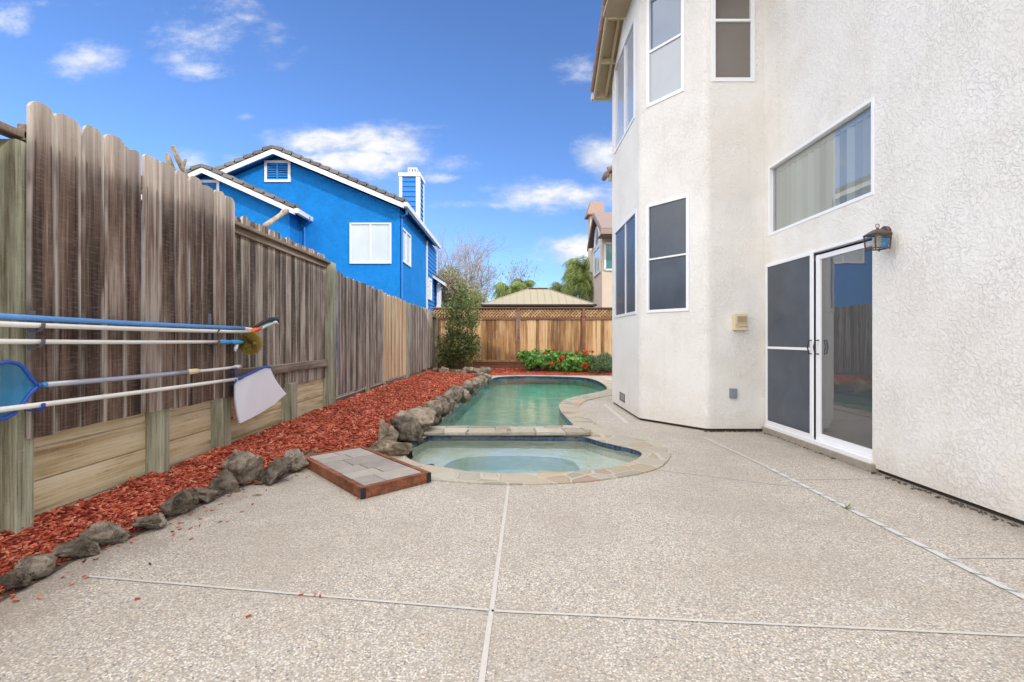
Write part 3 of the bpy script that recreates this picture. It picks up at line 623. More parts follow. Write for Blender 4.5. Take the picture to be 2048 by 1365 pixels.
# ------------------------------------------------------------------ rocks
from bpy import ops
import bmesh
def ico(sub):
    bm = bmesh.new(); bmesh.ops.create_icosphere(bm, subdivisions=sub, radius=1.0)
    vs = [v.co.copy() for v in bm.verts]; fs = [tuple(v.index for v in f.verts) for f in bm.faces]; bm.free(); return vs, fs
ICO4 = ico(4); ICO3 = ico(3)
ORD = ['', 'second', 'third', 'fourth', 'fifth', 'sixth', 'seventh', 'eighth', 'ninth', 'tenth', 'eleventh', 'twelfth', 'thirteenth', 'fourteenth', 'fifteenth', 'sixteenth', 'seventeenth', 'eighteenth', 'nineteenth', 'twentieth', 'twenty first', 'twenty second', 'twenty third', 'twenty fourth']
def rock(c, sx, sy, sz, label, seed, group, mat=M_ROCK, big=True, yaw=None, rough=1.0):
    vs, fs = ICO4 if big else ICO3; o = Vector((seed * 7.3, seed * 3.1, seed * 1.7)); r2 = random.Random(seed)
    cuts = [(Vector((r2.gauss(0, 1), r2.gauss(0, 1), r2.gauss(0, .8))).normalized(), r2.uniform(.48, .86)) for _ in range(12)]
    yaw = r2.uniform(0, 3) if yaw is None else yaw; Rm = Matrix.Rotation(yaw, 3, 'Z'); sk = (r2.uniform(-.3, .3), r2.uniform(-.2, .2))
    out = []
    for v_ in vs:
        p = v_ * 1.12
        for n_, d_ in cuts:
            e = p.dot(n_) - d_
            if e > 0: p -= n_ * e * .92
        q = v_ * 2.6 + o; rdg = abs(noise.noise(q)) + .5 * abs(noise.noise(q * 2.3)) 
        k = 1 + rough * (.30 * noise.noise(v_ * 1.3 + o) - .30 * (rdg - .35) + .11 * noise.noise(v_ * 5 + o) + .06 * noise.noise(v_ * 11 + o) + .035 * noise.noise(v_ * 24 + o))
        p = p * k; p = Vector((p.x + sk[0] * p.z, p.y + sk[1] * p.z, p.z)); p = Rm @ Vector((p.x * sx, p.y * sy, p.z * sz)) * .98; out.append(p)
    zmin = min(p.z for p in out); 
    mb = MB(); mb.add([p - Vector((0, 0, zmin)) for p in out], fs)
    ob = mb.build('lava_rock', mat, smooth=True); ob.location = (c[0], c[1], c[2] - sz * .25)
    return tag(ob, label, 'rock', group)
G1 = 'lava rocks edging the red mulch beside the patio'
# (px centre, py bottom, half width px, height px, stretch, description)
ROW = [(12, 1195, 30, 45, 'mossy lava rock at the patio edge, nearest to the camera'),
       (-8, 1160, 36, 46, 'grey lava rock half out of the frame beside the near fence post'),
       (60, 1168, 40, 48, 'craggy layered lava rock in front of the near fence post'),
       (130, 1128, 36, 50, 'smooth dark grey faceted rock amid red chips in the near edging'),
       (200, 1098, 44, 48, 'long low brown rock with flat top in the near edging'),
       (286, 1066, 44, 32, 'flat buried rock barely above the mulch in the edging'),
       (352, 1034, 36, 52, 'pitted brown lava rock before the first short retaining post'),
       (403, 1010, 25, 40, 'small rounded lava rock wedged between two larger edging rocks'),
       (442, 992, 30, 62, 'upright rounded pitted lava rock in front of the second short post'),
       (488, 970, 40, 72, 'tall angular dark lava rock, tallest of the patio edging'),
       (545, 968, 34, 55, 'leaning dark lava rock with folds next to the tallest edging rock'),
       (582, 948, 26, 50, 'narrow dark folded rock touching the paver platform frame')]
for i, (px, py, hw, hp, lab) in enumerate(ROW):
    g = gp(px, py); Y = g.y + .03; rock((xp(px, Y), Y + .04, 0), hw / F * Y * 1.12, hw / F * Y * .88, hp / F * Y * .47, lab, i + 1, G1, yaw=rnd.uniform(-.3, .3))
rock((-1.99, 4.82, .0), .095, .08, .075, 'small round pitted rock behind the far corner of the paver platform', 20, G1)
rock((-2.3, 4.55, .06), .075, .05, .05, 'small pointed grey stone lying on the mulch behind the edging', 21, G1)
p = gp(520, 968); rock((p.x, p.y - .02, 0), .04, .03, .018, 'flat pale pebble at the foot of the dark edging rocks', 22, G1, M_ROCKB)
G2 = 'lava rocks between the red mulch and the pool'
rock((-1.25, 4.98, .0), .22, .16, .12, 'low brown lava rock behind the far edge of the paver platform', 31, G2, M_ROCKB, yaw=.2)
rock((-1.36, 5.22, .06), .13, .12, .13, 'small pale topped rock leaning on the low brown rock by the spa', 32, G2, M_ROCKB)
rock((-1.2, 5.62, .0), .25, .19, .165, 'big block shaped grey lava rock beside the spa corner', 33, G2, M_ROCK, yaw=.3)
y = 6.15; k = 0
while y < 14.6:
    s_ = rnd.uniform(.20, .27); big = k in (0, 1, 3)
    x = bord(y) + .15 + rnd.uniform(-.03, .03)
    hgt = .19 if k == 0 else rnd.uniform(.13, .17) * (1.0 if y < 11 else .85)
    lab = ('rounded brown lava rock at the pool corner where the divider begins' if k == 0 else f'{ORD[k]} lava rock from the spa end of the row along the pool')
    rock((x, y, .0), s_ * (.85 if k else 1), s_ * 1.15, hgt, lab, 40 + k, G2, M_ROCKB if k % 3 != 1 else M_ROCK, yaw=rnd.uniform(-.3, .3), big=y < 11)
    y += s_ * 1.5; k += 1
    if k > 23: break
G3 = 'lava rocks round the foot of the tall shrub'
for i, (x, y, s_) in enumerate([(-2.4, 15.0, .22), (-2.1, 14.95, .25), (-1.75, 15.0, .22), (-1.42, 14.95, .24), (-1.12, 14.9, .26), (-.98, 15.4, .24), (-1.25, 15.7, .25), (-.85, 15.85, .2)]):
    lab = f'{ORD[i] + " " if i else "first "}brown lava rock from the fence in the row under the shrub'
    rock((x, y, .06), s_, s_ * .8, s_ * .62, lab, 80 + i, G3, M_ROCKB, big=False)

# ------------------------------------------------------------------ left fence
XF = -2.65        # yard face of the posts
def board(mb, x, y0, y1, z0, z1, th=.018, ear=.045, yaw=0.0, lean=0.0, notch=0.0, wob=0.0):
    """one vertical board, yard face at x, with a rounded dog-eared top"""
    wd = y1 - y0
    prof = [(0, z0 + rnd.uniform(-.006, .006)), (.33, z0 + wob * .3), (.66, z0 + wob * .7), (1, z0 + wob)]
    ear *= rnd.uniform(.5, 1.6); notch -= rnd.choice([0, 0, 0, .012, .02]) if notch == 0 else 0; el_, er_ = rnd.uniform(.4, 1.4), rnd.uniform(.4, 1.4)
    top = [(1, z1 - ear), (.93, z1 - ear * .45), (.80, z1 - ear*.1), (.66, z1), (.34, z1 + notch), (.20, z1 - ear*.1), (.07, z1 - ear * .45), (0, z1 - ear)]
    pr = prof + top; n = len(pr); cup = rnd.uniform(-.004, .006)
    def P(u_, z, dxx): 
        yy_ = y0 + u_ * wd + lean * (z - z0)
        return (x + dxx + yaw * (u_ - .5) * wd + cup * (1 - (2*u_-1)**2), yy_, z)
    # face as vertical strips so that the cupping shows
    us = [0, .07, .2, .34, .66, .8, .93, 1]; tz = [z1-ear*el_, z1-ear*.5*el_, z1-ear*.12, z1+notch*rnd.random(), z1, z1-ear*.12, z1-ear*.5*er_, z1-ear*er_]
    bz = [z0 + wob * u_ for u_ in us]; m0 = len(us); vs = []; bu = []
    for dxx in (0, -th):
        for u_, a, b_ in zip(us, bz, tz): vs += [P(u_, a, dxx), P(u_, b_, dxx)]; bu += [u_, u_]
    fs = []; O = 2 * m0
    for i in range(m0 - 1):
        a, b_, c, d_ = 2*i, 2*i+1, 2*i+3, 2*i+2
        fs += [(a, d_, c, b_), (a+O, b_+O, c+O, d_+O), (b_, c, c+O, b_+O), (a, a+O, d_+O, d_)]
    fs += [(0, 1, 1+O, O), (O-2, O-2+O, O-1+O, O-1)]
    mb.add(vs, fs, bu)
def panel(y0, y1, x, z0, z1, w0=.15, gap=.005, jz=.012, zt=None, **kw):
    mb = MB(); y = y0; n = max(1, round((y1 - y0) / w0)); pw = (y1 - y0) / n
    for i in range(n):
        wj = 0
        za = z0 + rnd.uniform(-jz, jz) * .5; zb = (z1 if zt is None else z1 + (zt - z1) * i / n) + rnd.uniform(-jz, jz)
        g = gap * rnd.uniform(.3, 1.6)
        board(mb, x + rnd.uniform(-.004, .004), y + g / 2, y + pw - g / 2, za, zb, yaw=rnd.uniform(-.05, .05), lean=rnd.uniform(-.006, .006), wob=rnd.uniform(-.008, .008), **kw)
        y += pw
    return mb
def bx(name, a, b, mat, parent, bev=.004):
    m = MB(); m.box(a, b); return m.build(name, mat, parent, bevel=bev)
f1 = thing('fence', (XF, 3.6, 0), 'near fence panel of dark dog eared boards behind the hanging pool poles', 'fence', 'old timber fence panels along the bed')
S1a, S1b = yp(55, XF + .02), yp(470, XF + .02)
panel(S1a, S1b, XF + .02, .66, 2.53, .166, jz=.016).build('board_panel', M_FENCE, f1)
bx('rail', (XF - .04, S1a, 2.28), (XF + .0, S1b, 2.37), M_RAIL, f1)
bx('rail', (XF - .04, S1a, .80), (XF + .0, S1b, .89), M_RAIL, f1)
f0 = thing('fence', (XF, 1.5, 0), 'fence panel at the frame edge beyond the nearest green post', 'fence', 'old timber fence panels along the bed')
XB = XF - .09
panel(.4, 2.60, XB, .66, 2.50, .152).build('board_panel', M_FENCE2, f0)
bx('rail', (XB + .002, .4, 2.29), (XF - .0, 2.69, 2.33), M_RAIL, f0)
bx('rail', (XB + .002, .4, .80), (XB + .045, 2.60, .90), M_RAIL, f0)
G4 = 'green tinted fence posts'
def post(y0, y1, z1, lab, x0=XF, dep=.12):
    m = MB(); m.box((x0 - dep, y0, -.03), (x0, y1, z1)); o = m.build('fence_post', M_POST, bevel=.004); return tag(o, lab, 'post', G4)
post(yp(32, XF), yp(68, XF), 2.27, 'thick green tinted post nearest the camera, behind the blue leaf net')
S2a, S2b = S1b + .005, yp(662, XF)
f2 = thing('fence', (XF, 5.9, 0), 'second fence panel with exposed top and bottom rails behind the white net bag', 'fence', 'old timber fence panels along the bed')
panel(S2a - .1, S2b, XB, .62, 2.44, .138, zt=2.42, jz=.022).build('board_panel', M_FENCE2, f2)
bx('rail', (XB + .002, S2a, 2.30), (XF + .0, S2b, 2.335), M_RAIL, f2)
bx('rail', (XB + .002, S2a, 2.235), (XB + .04, S2b, 2.298), M_RAIL, f2)
bx('rail', (XB + .002, S2a, .80), (XB + .045, S2b, .90), M_RAIL, f2)
Y2 = S2b
post(Y2, yp(672, XF), 2.33, 'full height pale green post between the second and third fence panels')
f3 = thing('fence', (XF, 9.5, 0), 'third fence panel of grey boards ending in pale new boards', 'fence', 'old timber fence panels along the bed')
S3a = yp(674, XF + .02); S3m = yp(767, XF + .02); S3b = yp(813, XF + .02)
panel(S3a, S3m, XF + .02, .33, 2.20, .145, zt=2.16, jz=.035).build('board_panel', M_FENCE2, f3)
n_ = panel(S3m, S3b, XF + .022, .33, 2.15, .145, zt=2.13, jz=.02).build('board_panel', M_NEW, f3); n_['label'] = 'pale new replacement boards'
for z in (.45, 1.95): bx('rail', (XF - .04, S3a, z), (XF, S3b, z + .09), M_RAIL, f3)
post(yp(813, XF) + .02, yp(819, XF), 2.12, 'slim green post between the pale new boards and the fourth panel', dep=.1)
f4 = thing('fence', (XF, 14, 0), 'fourth fence panel of dark grey boards below the blue house porch', 'fence', 'old timber fence panels along the bed')
S4a = yp(820, XF + .02); S4b = yp(865, XF + .02)
panel(S4a, S4b, XF + .02, .28, 2.13, .145, zt=2.12, jz=.02).build('board_panel', M_FENCE2, f4)
for z in (.42, 1.93): bx('rail', (XF - .04, S4a, z), (XF, S4b, z + .09), M_RAIL, f4)
f5 = thing('fence', (XF, 17, 0), 'farthest fence panel with exposed rail beside the tall shrub', 'fence', 'old timber fence panels along the bed')
panel(S4b, 17.55, XB, .25, 2.12, .145, jz=.02).build('board_panel', M_FENCE, f5)
bx('rail', (XB + .002, S4b, 1.93), (XF - .01, 17.4, 1.98), M_RAIL, f5)
post(17.2, 17.3, 2.0, 'green post at the far corner of the fence by the shrub')
# retaining wall
rw = thing('retaining_wall', (XF, 5, 0), 'low retaining wall of pale treated planks below the hanging fence boards', 'retaining wall')
XR = XF - .12
for z0, z1 in ((-.05, .160), (.168, .368), (.376, .563), (.571, .76)):
    ya = .4
    for yb in (yp(455, XF), yp(668, XF)):
        m = MB(); m.box((XR - .04, ya, z0), (XR + rnd.uniform(-.003, .003), yb - .004, z1)); m.build('plank', M_PT, rw, bevel=.004); ya = yb
for (pa, pb, zt) in ((322, 340, .70), (447, 463, .70), (583, 595, .66)):
    m = MB(); m.box((XR + .001, yp(pa, XF), -.03), (XF - .002, yp(pb, XF), zt)); m.build('short_post', M_POST, rw, bevel=.004)
for px in (742, 776, 842, 856):
    y = yp(px, XF + .0); m = MB(); m.box((XF - .12, y - .06, -.03), (XF - .02, y + .04, .45)); m.build('short_post', M_POST, rw, bevel=.004)
m = MB(); m.box((XF - .14, 7.3, -.03), (XF - .10, 17.5, .26)); m.build('plank', M_RAIL, rw)
# dead branches sticking up behind the fence
def stick(p, rads, lab, extra=None):
    m = MB(); m.tube(p, rads, 9)
    if extra: m.tube(*extra)
    return tag(m.build('dead_branch', M_STICK, smooth=True), lab, 'branch')
def fp(px, py, X=-2.78): Y = yp(px, X); return Vector((X, Y, zp(py, Y)))
a, b = fp(378, 372), fp(345, 292)
stick([a, a.lerp(b, .3) + Vector((0, .012, 0)), a.lerp(b, .65), b], [.022, .020, .022, .015], 'tall bare stick leaning up over the near fence panel', ([a.lerp(b, .45), a.lerp(b, .5) + Vector((0, .06, .08))], [.018, .01], 7))
a, b = fp(352, 362, -2.8), fp(334, 306, -2.8); stick([a, a.lerp(b, .5) + Vector((0, -.01, 0)), b], [.026, .028, .016], 'short stubby stick beside the tall stick over the fence')
a, b = fp(530, 452, -2.9), fp(574, 422, -2.9); stick([a, a.lerp(b, .5), b], [.032, .028, .032], 'sawn pale branch end poking over the second fence panel', ([a.lerp(b, .55), a.lerp(b, .8) + Vector((0, 0, .05))], [.015, .01], 7))

# ------------------------------------------------------------------ back fence
YB_ = 17.6; gz = zp(737, YB_)
bf = thing('back_fence', (1, YB_, 0), 'warm cedar fence with lattice top across the end of the garden', 'fence')
zr = {k: zp(v_, YB_) for k, v_ in dict(top=617, l0=620.5, l1=635, m1=640, b1=720, b2=724, k=736).items()}
posts = [xp(p_, YB_) for p_ in (903, 1037, 1167, 1297)]; posts = [-2.92] + posts + [xp(1430, YB_)]
for i, xq in enumerate(posts[1:]):
    bx('post', (xq - .055, YB_ - .07, -.03), (xq + .055, YB_ + .03, zr['top'] - .01), M_REDWOOD, bf)
xa, xb = -2.95, 8.5
bx('cap_rail', (xa, YB_ - .085, zr['top'] - .01), (xb, YB_ + .05, zr['top'] + .03), M_REDWOOD, bf)
for a, b in zip(posts, posts[1:]):
    m = MB(); x0, x1 = a + .06, b - .06; n = max(1, round((x1 - x0) / .142)); pw = (x1 - x0) / n
    for i in range(n):
        q = x0 + i * pw; dyy = rnd.uniform(-.006, .006)
        vs = [(q+.002, YB_+dyy, zr['b1']-.02), (q+pw-.002, YB_+dyy+rnd.uniform(-.004,.004), zr['b1']-.02), (q+pw-.002, YB_+dyy, zr['m1']+.02), (q+.002, YB_+dyy, zr['m1']+.02)]
        vs += [(v_[0], v_[1] + .018, v_[2]) for v_ in vs]
        m.add(vs, [(0,1,2,3),(7,6,5,4),(0,4,5,1),(1,5,6,2),(2,6,7,3),(3,7,4,0)], [0, 1, 1, 0, 0, 1, 1, 0])
    m.build('board_panel', M_CEDAR, bf)
    bx('rail', (x0, YB_ - .04, zr['m1']), (x1, YB_ - .001, zr['l1']), M_REDWOOD, bf)
    bx('rail', (x0, YB_ - .04, zr['b2']), (x1, YB_ - .003, zr['b1']), M_CEDAR, bf)
    bx('kickboard', (x0, YB_ - .025, gz - .25), (x1, YB_ + .02, zr['b2'] - .003), M_REDWOOD, bf)
    bx('backing', (x0, YB_ + .032, zr['m1']), (x1, YB_ + .045, zr['top'] - .012), M_BACK, bf)
    m = MB(); hL = zr['l0'] + .03 - zr['l1']; z0 = zr['l1'] - .0
    for sgn, yo in ((1, -.012), (-1, .002)):
        q = x0 - hL
        while q < x1:
            xa_, xb_ = q, q + hL
            if sgn < 0: xa_, xb_ = xb_, xa_
            ta = 0; 
            # clip to the bay
            pa, pb = Vector((xa_, YB_ + yo, z0)), Vector((xb_, YB_ + yo, z0 + hL))
            def cl(P, Q, xl):
                t = (xl - P.x) / (Q.x - P.x); return P.lerp(Q, t)
            if min(pa.x, pb.x) < x0:
                if max(pa.x, pb.x) <= x0 + .02: q += .115; continue
                if pa.x < x0: pa = cl(pa, pb, x0)
                else: pb = cl(pa, pb, x0)
            if max(pa.x, pb.x) > x1:
                if min(pa.x, pb.x) >= x1 - .02: q += .115; continue
                if pa.x > x1: pa = cl(pa, pb, x1)
                else: pb = cl(pa, pb, x1)
            m.beam(pa, pb, .010, .038, (0, 1, 0)) if False else m.beam(pa, pb, .038, .010, (0, 1, 0))
            q += .115
    m.build('lattice', M_LATT, bf)

# ------------------------------------------------------------------ house
house = thing('stucco_house', (3.3, 5, 0), 'tall two storey cream stucco house with angled bay along the patio', 'house')
def wall(mb, p0, p1, z0, z1, ops=(), dep=.06):
    """vertical wall from p0 to p1 (outside to the right of travel), with rectangular openings (u0,u1,z0,z1)"""
    p0, p1 = Vector(p0), Vector(p1); L = (p1 - p0).length; d_ = (p1 - p0) / L; n_ = Vector((d_.y, -d_.x))
    us = sorted({0, L, *[o[0] for o in ops], *[o[1] for o in ops]}); zs = sorted({z0, z1, *[o[2] for o in ops], *[o[3] for o in ops]})
    P = lambda u_, z, q=0: (p0.x + d_.x*u_ - n_.x*q, p0.y + d_.y*u_ - n_.y*q, z)
    for a, b in zip(us, us[1:]):
        for c, e in zip(zs, zs[1:]):
            um, zm = (a+b)/2, (c+e)/2
            if any(o[0] < um < o[1] and o[2] < zm < o[3] for o in ops): continue
            mb.quad(P(a,c), P(b,c), P(b,e), P(a,e))
    for (a, b, c, e) in ops:
        mb.quad(P(a,c), P(b,c), P(b,c,dep), P(a,c,dep)); mb.quad(P(a,e,dep), P(b,e,dep), P(b,e), P(a,e))
        mb.quad(P(a,c), P(a,c,dep), P(a,e,dep), P(a,e)); mb.quad(P(b,c,dep), P(b,c), P(b,e), P(b,e,dep))
    return lambda u_, z, q=0: Vector(P(u_, z, q))
ZT = 6.45
XW = 3.27
wm = MB()
A0 = (XW, 6.28); A1 = (2.52, 6.28); B1 = (1.87, 7.14); C1 = (1.87, 9.05)
# travel so that the outside is on the right hand: far -> near
def rnd_corner(a, c, b, r=.07, n=7):
    a, c, b = Vector(a), Vector(c), Vector(b); ta = c + (a - c).normalized() * r; tb = c + (b - c).normalized() * r
    return [ (1-t)**2*ta + 2*t*(1-t)*c + t*t*tb for t in [i/n for i in range(n+1)]]
cB = rnd_corner(C1, B1, A1); cA = rnd_corner(B1, A1, A0)
lC = (cB[0] - Vector(C1)).length
def uc(px): return Vector((1.87, yp(px, 1.87)))
c_lo = (9.05 - yp(1230, 1.87), 9.05 - yp(1272.5, 1.87), 1.59, 3.13)
c_up = (9.05 - yp(1229.6, 1.87), 9.05 - yp(1269, 1.87), 4.58, 6.10)
# the bay's far wall under the sloping roof: roof falls from z 7.1 at Y 7.6 to 5.95 at Y 9.05
PC = wall(wm, C1, cB[0], .035, 6.12, [c_lo, c_up])
wm.quad((1.87, 9.05, 6.12), (1.87, cB[0].y, 6.12), (1.87, cB[0].y, 7.4), (1.87, 9.05, 6.15))
for a, b in zip(cB, cB[1:]): wall(wm, a, b, .035, 7.0)
LB = (cA[0] - cB[-1]).length; dB = (cA[0] - cB[-1]).normalized()
def ub(px):   # intersection of view column with face B
    k = (px - 1024) / F; s = cB[-1]; return (k * s.y - s.x) / (dB.x - k * dB.y)
b_lo = (ub(1295.5), ub(1376), 1.59, 3.12); b_up = (ub(1295.5), ub(1367), 4.56, 6.10)
PB = wall(wm, cB[-1], cA[0], .035, 7.0, [b_lo, b_up])
for a, b in zip(cA, cA[1:]): wall(wm, a, b, .035, 7.0)
a_up = (2.60 - cA[-1].x, 3.125 - cA[-1].x, 4.545, 6.10)
PA = wall(wm, cA[-1], A0, .035, 7.0, [a_up])
LD = 6.28 + 6
d_up = (6.28 - 6.18, 6.28 - 4.385, 2.51, 3.385); d_dr = (6.28 - 6.22, 6.28 - 4.40, .075, 2.15)
PD = wall(wm, A0, (XW, -6), .035, 7.0, [d_up, d_dr], .075)
wall(wm, (XW, -6), (12, -6), .035, 7.0); wall(wm, (12, -6), (12, 11), .035, 7.0); wall(wm, (12, 9.05), C1, .035, 6.12)
wm.build('wall', M_STUCCO, house)
# interior and floor, dark
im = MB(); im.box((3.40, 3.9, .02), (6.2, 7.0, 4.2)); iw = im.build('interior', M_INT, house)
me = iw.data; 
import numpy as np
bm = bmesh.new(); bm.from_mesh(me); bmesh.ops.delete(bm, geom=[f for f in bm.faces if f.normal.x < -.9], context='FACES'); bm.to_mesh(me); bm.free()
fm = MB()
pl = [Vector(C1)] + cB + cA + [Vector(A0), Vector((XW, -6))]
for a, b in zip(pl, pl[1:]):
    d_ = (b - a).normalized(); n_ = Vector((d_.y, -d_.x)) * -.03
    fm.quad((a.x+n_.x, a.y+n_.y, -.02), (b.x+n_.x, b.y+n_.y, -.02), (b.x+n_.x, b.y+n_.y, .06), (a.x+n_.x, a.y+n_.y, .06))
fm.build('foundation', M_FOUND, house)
bx('door_sill', (XW - .05, 4.36, .0), (XW + .05, 6.24, .07), M_CONC, house)
def bar(mb, P, u0, u1, z0, z1, q0, q1):
    o = P(u0, z0, q0); mb.obox(o, P(u1, z0, q0) - o, P(u0, z0, q1) - o, P(u0, z1, q0) - o)
def window(P, op, lab, fw=.045, proud=.012, dep=.06, vs=(), hs=(), mat=M_VINYL, panes=None, lip=.018):
    """frame bars round an opening, mullions at given u or z; panes = [(u0,u1,z0,z1,material,depth,name)] in fractions"""
    u0, u1, z0, z1 = op; e = lip; m = MB(); q0, q1 = -proud, dep - .004
    bar(m, P, u0 - e, u0 + fw, z0 - e, z1 + e, q0, q1); bar(m, P, u1 - fw, u1 + e, z0 - e, z1 + e, q0, q1)
    bar(m, P, u0 + fw, u1 - fw, z1 - fw, z1 + e, q0, q1); bar(m, P, u0 + fw, u1 - fw, z0 - e, z0 + fw, q0, q1)
    for k in vs: uu = u0 + (u1 - u0) * k; bar(m, P, uu - fw*.45, uu + fw*.45, z0 + fw, z1 - fw, q0 + .004, q1)
    for k in hs: zz = z0 + (z1 - z0) * k; bar(m, P, u0 + fw, u1 - fw, zz - fw*.5, zz + fw*.5, q0 + .004, q1)
    o = m.build('window', mat, house, bevel=.003); o['label'] = lab
    for (a, b, c, e_, mt, q, nm) in panes:
        ua, ub_, za, zb = u0 + fw*.9 + (u1-u0-1.8*fw)*a, u0 + fw*.9 + (u1-u0-1.8*fw)*b, z0 + fw*.9 + (z1-z0-1.8*fw)*c, z0 + fw*.9 + (z1-z0-1.8*fw)*e_
        g = MB(); g.quad(P(ua, za, q), P(ub_, za, q), P(ub_, zb, q), P(ua, zb, q)); g.build(nm, mt, o)
    return o
window(PC, c_lo, 'lower dark screened window on the far side of the bay', fw=.028, vs=(.54,), panes=[(0, 1, 0, 1, M_SCREEN, .012, 'screen')])
window(PC, c_up, 'upper pale window on the far side of the bay', fw=.028, vs=(.54,), panes=[(0, 1, 0, 1, M_SHADE_W, .02, 'glass')])
window(PB, b_lo, 'lower dark screened window on the angled bay face', fw=.024, hs=(.49,), panes=[(0, 1, .5, 1, M_SCREEN_UP, .012, 'screen'), (0, 1, 0, .5, M_SCREEN, .012, 'screen')])
window(PB, b_up, 'upper sash window on the angled bay face', fw=.034, hs=(.50,), panes=[(0, 1, .5, 1, M_SKYREFL, .03, 'glass'), (0, 1, 0, .5, M_SHADE_W, .012, 'screen')])
window(PA, a_up, 'upper sash window on the bay face beside the main wall', fw=.034, hs=(.50,), panes=[(0, 1, .5, 1, M_BROWNREFL, .03, 'glass'), (0, 1, 0, .5, M_BROWNREFL, .014, 'screen')])
wd_ = window(PD, d_up, 'wide fixed window above the sliding door', lip=.006, fw=.028, proud=.006, dep=.074, panes=[(0, 1, 0, 1, M_GLASS, .045, 'glass')])
vb = MB(); n = 17
for i in range(n):
    u_ = d_up[0] + .06 + i * .108; a = R(30 + rnd.uniform(-6, 6))
    c = PD(u_, 0, .12); dxy = Vector((math.sin(a), -math.cos(a), 0)) * .052
    vb.quad((c.x - dxy.x, c.y - dxy.y, 2.50), (c.x + dxy.x, c.y + dxy.y, 2.50), (c.x + dxy.x, c.y + dxy.y, 3.33), (c.x - dxy.x, c.y - dxy.y, 3.33))
vb.build('vertical_blinds', M_BLIND, wd_)
bt = MB(); bar(bt, PD, d_up[0] + .01, d_up[1] - .01, 3.31, 3.37, .10, .17); bt.build('blind_rail', M_BLIND, wd_)
# sliding door: frame, glass leaf, dark screen leaf, handles
u0, u1, z0, z1 = d_dr; dm = MB()
bar(dm, PD, u0 - .01, u0 + .03, z0, z1, -.012, .07); bar(dm, PD, u1 - .03, u1, z0, z1, .02, .07)
bar(dm, PD, u0 + .03, u1 - .03, z1 - .022, z1 + .006, -.012, .07); bar(dm, PD, u0 - .01, u1, z0 - .012, z0 + .035, -.03, .07)
bar(dm, PD, u0 + .03, u1 - .03, z1 - .10, z1 - .047, .045, .07)
door = dm.build('sliding_door', M_VINYL, house, bevel=.003)
us = 6.28 - yp(1628, XW); ug = 6.28 - yp(1636, XW)
sm = MB()
for (a, b, c, e_) in ((u0 + .0, u0 + .035, z0 + .035, z1 - .0), (us - .045, us, z0 + .035, z1), (u0 + .035, us - .045, z1 - .04, z1), (u0 + .035, us - .045, z0 + .035, z0 + .085), (u0 + .035, us - .045, zp(697, 5.6) - .018, zp(697, 5.6) + .012)):
    bar(sm, PD, a, b, c, e_, -.02, .0)
sc_ = sm.build('screen_door_frame', M_VINYL, door, bevel=.002)
g = MB(); g.quad(PD(u0 + .03, z0 + .08, -.008), PD(us - .04, z0 + .08, -.008), PD(us - .04, z1 - .035, -.008), PD(u0 + .03, z1 - .035, -.008)); g.build('screen_mesh', M_SCREEN, door)
gm = MB()
bar(gm, PD, us + .012, us + .075, z0 + .036, z1 - .05, .012, .04); bar(gm, PD, us + .075, u1 - .03, z0 + .036, z0 + .11, .02, .05)
bar(gm, PD, us + .075, u1 - .03, z1 - .10, z1 - .05, .02, .044)
gm.build('glass_door_frame', M_VINYL, door, bevel=.003)
g = MB(); g.quad(PD(us + .05, z0 + .1, .034), PD(u1 - .01, z0 + .1, .034), PD(u1 - .01, z1 - .06, .034), PD(us + .05, z1 - .06, .034)); g.build('glass', M_GLASS, door)
hm = MB(); hz_ = 1.11
for (uu, q) in ((us - .012, -.03), (us + .062, -.008)):
    hm.tube([PD(uu, hz_ - .075, q + .02), PD(uu, hz_ - .07, q - .02), PD(uu, hz_, q - .035), PD(uu, hz_ + .07, q - .02), PD(uu, hz_ + .075, q + .02)], .007, 8)
hm.build('handle', M_DARKMETAL, door, smooth=True)
# vent and roof
vm = MB(); yv0, yv1 = yp(1240, 1.87), yp(1250, 1.87); vz0, vz1 = zp(806, yv1), zp(789, yv1)
vm.box((1.862, yv1, vz0), (1.872, yv0, vz0 + .018)); vm.box((1.862, yv1, vz1 - .018), (1.872, yv0, vz1)); vm.box((1.862, yv1, vz0 + .018), (1.872, yv1 + .02, vz1 - .018)); vm.box((1.862, yv0 - .02, vz0 + .018), (1.872, yv0, vz1 - .018))
for k in range(5): vm.box((1.864, yv1 + .02, vz0 + .025 + k * .024), (1.8695, yv0 - .02, vz0 + .036 + k * .024))
vm.build('wall_vent', M_GREYMETAL, house)
# gable over the bay's far end: barge rafter, soffit, tiles
rf = MB()
XRK = 1.57
prof = [(9.32, 5.80), (5.6, 8.15)]   # eave (far) to ridge (near)
(ye, ze), (yr, zr_) = prof
rf.obox((XRK + .03, ye, ze + .10), (1.9, 0, 0), (0, yr - ye, zr_ - ze), (0, 0, .02))
soff = rf.build('soffit', M_TAN, house)
bm_ = MB(); sl_ = (zr_ - ze) / (yr - ye)
bm_.prism([(XRK, ye, ze + .00), (XRK, ye, ze + .14), (XRK, yr, zr_ + .14), (XRK, yr, zr_ - .02)], (.04, 0, 0))
bm_.box((XRK + .04, ye - .04, ze + .0), (1.87, ye, ze + .13))
for k in range(3):
    y_ = ye - .55 - k * .62; z_ = ze + (y_ - ye) * sl_
    bm_.obox((XRK + .04, y_, z_ + .0), (.34, 0, 0), (0, -.045, 0), (0, 0, .098))
bm_.beam((XRK + .22, ye - .05, ze + .055), (XRK + .22, yr, zr_ + .055), .045, .08)
bm_.build('barge_board', M_TAN, house)
tm = MB(); L = math.hypot(yr - ye, zr_ - ze); dirv = Vector((0, yr - ye, zr_ - ze)) / L; nrm = Vector((0, dirv.z, -dirv.y)); nrm = nrm if nrm.z > 0 else -nrm
k = 0; s_ = 0
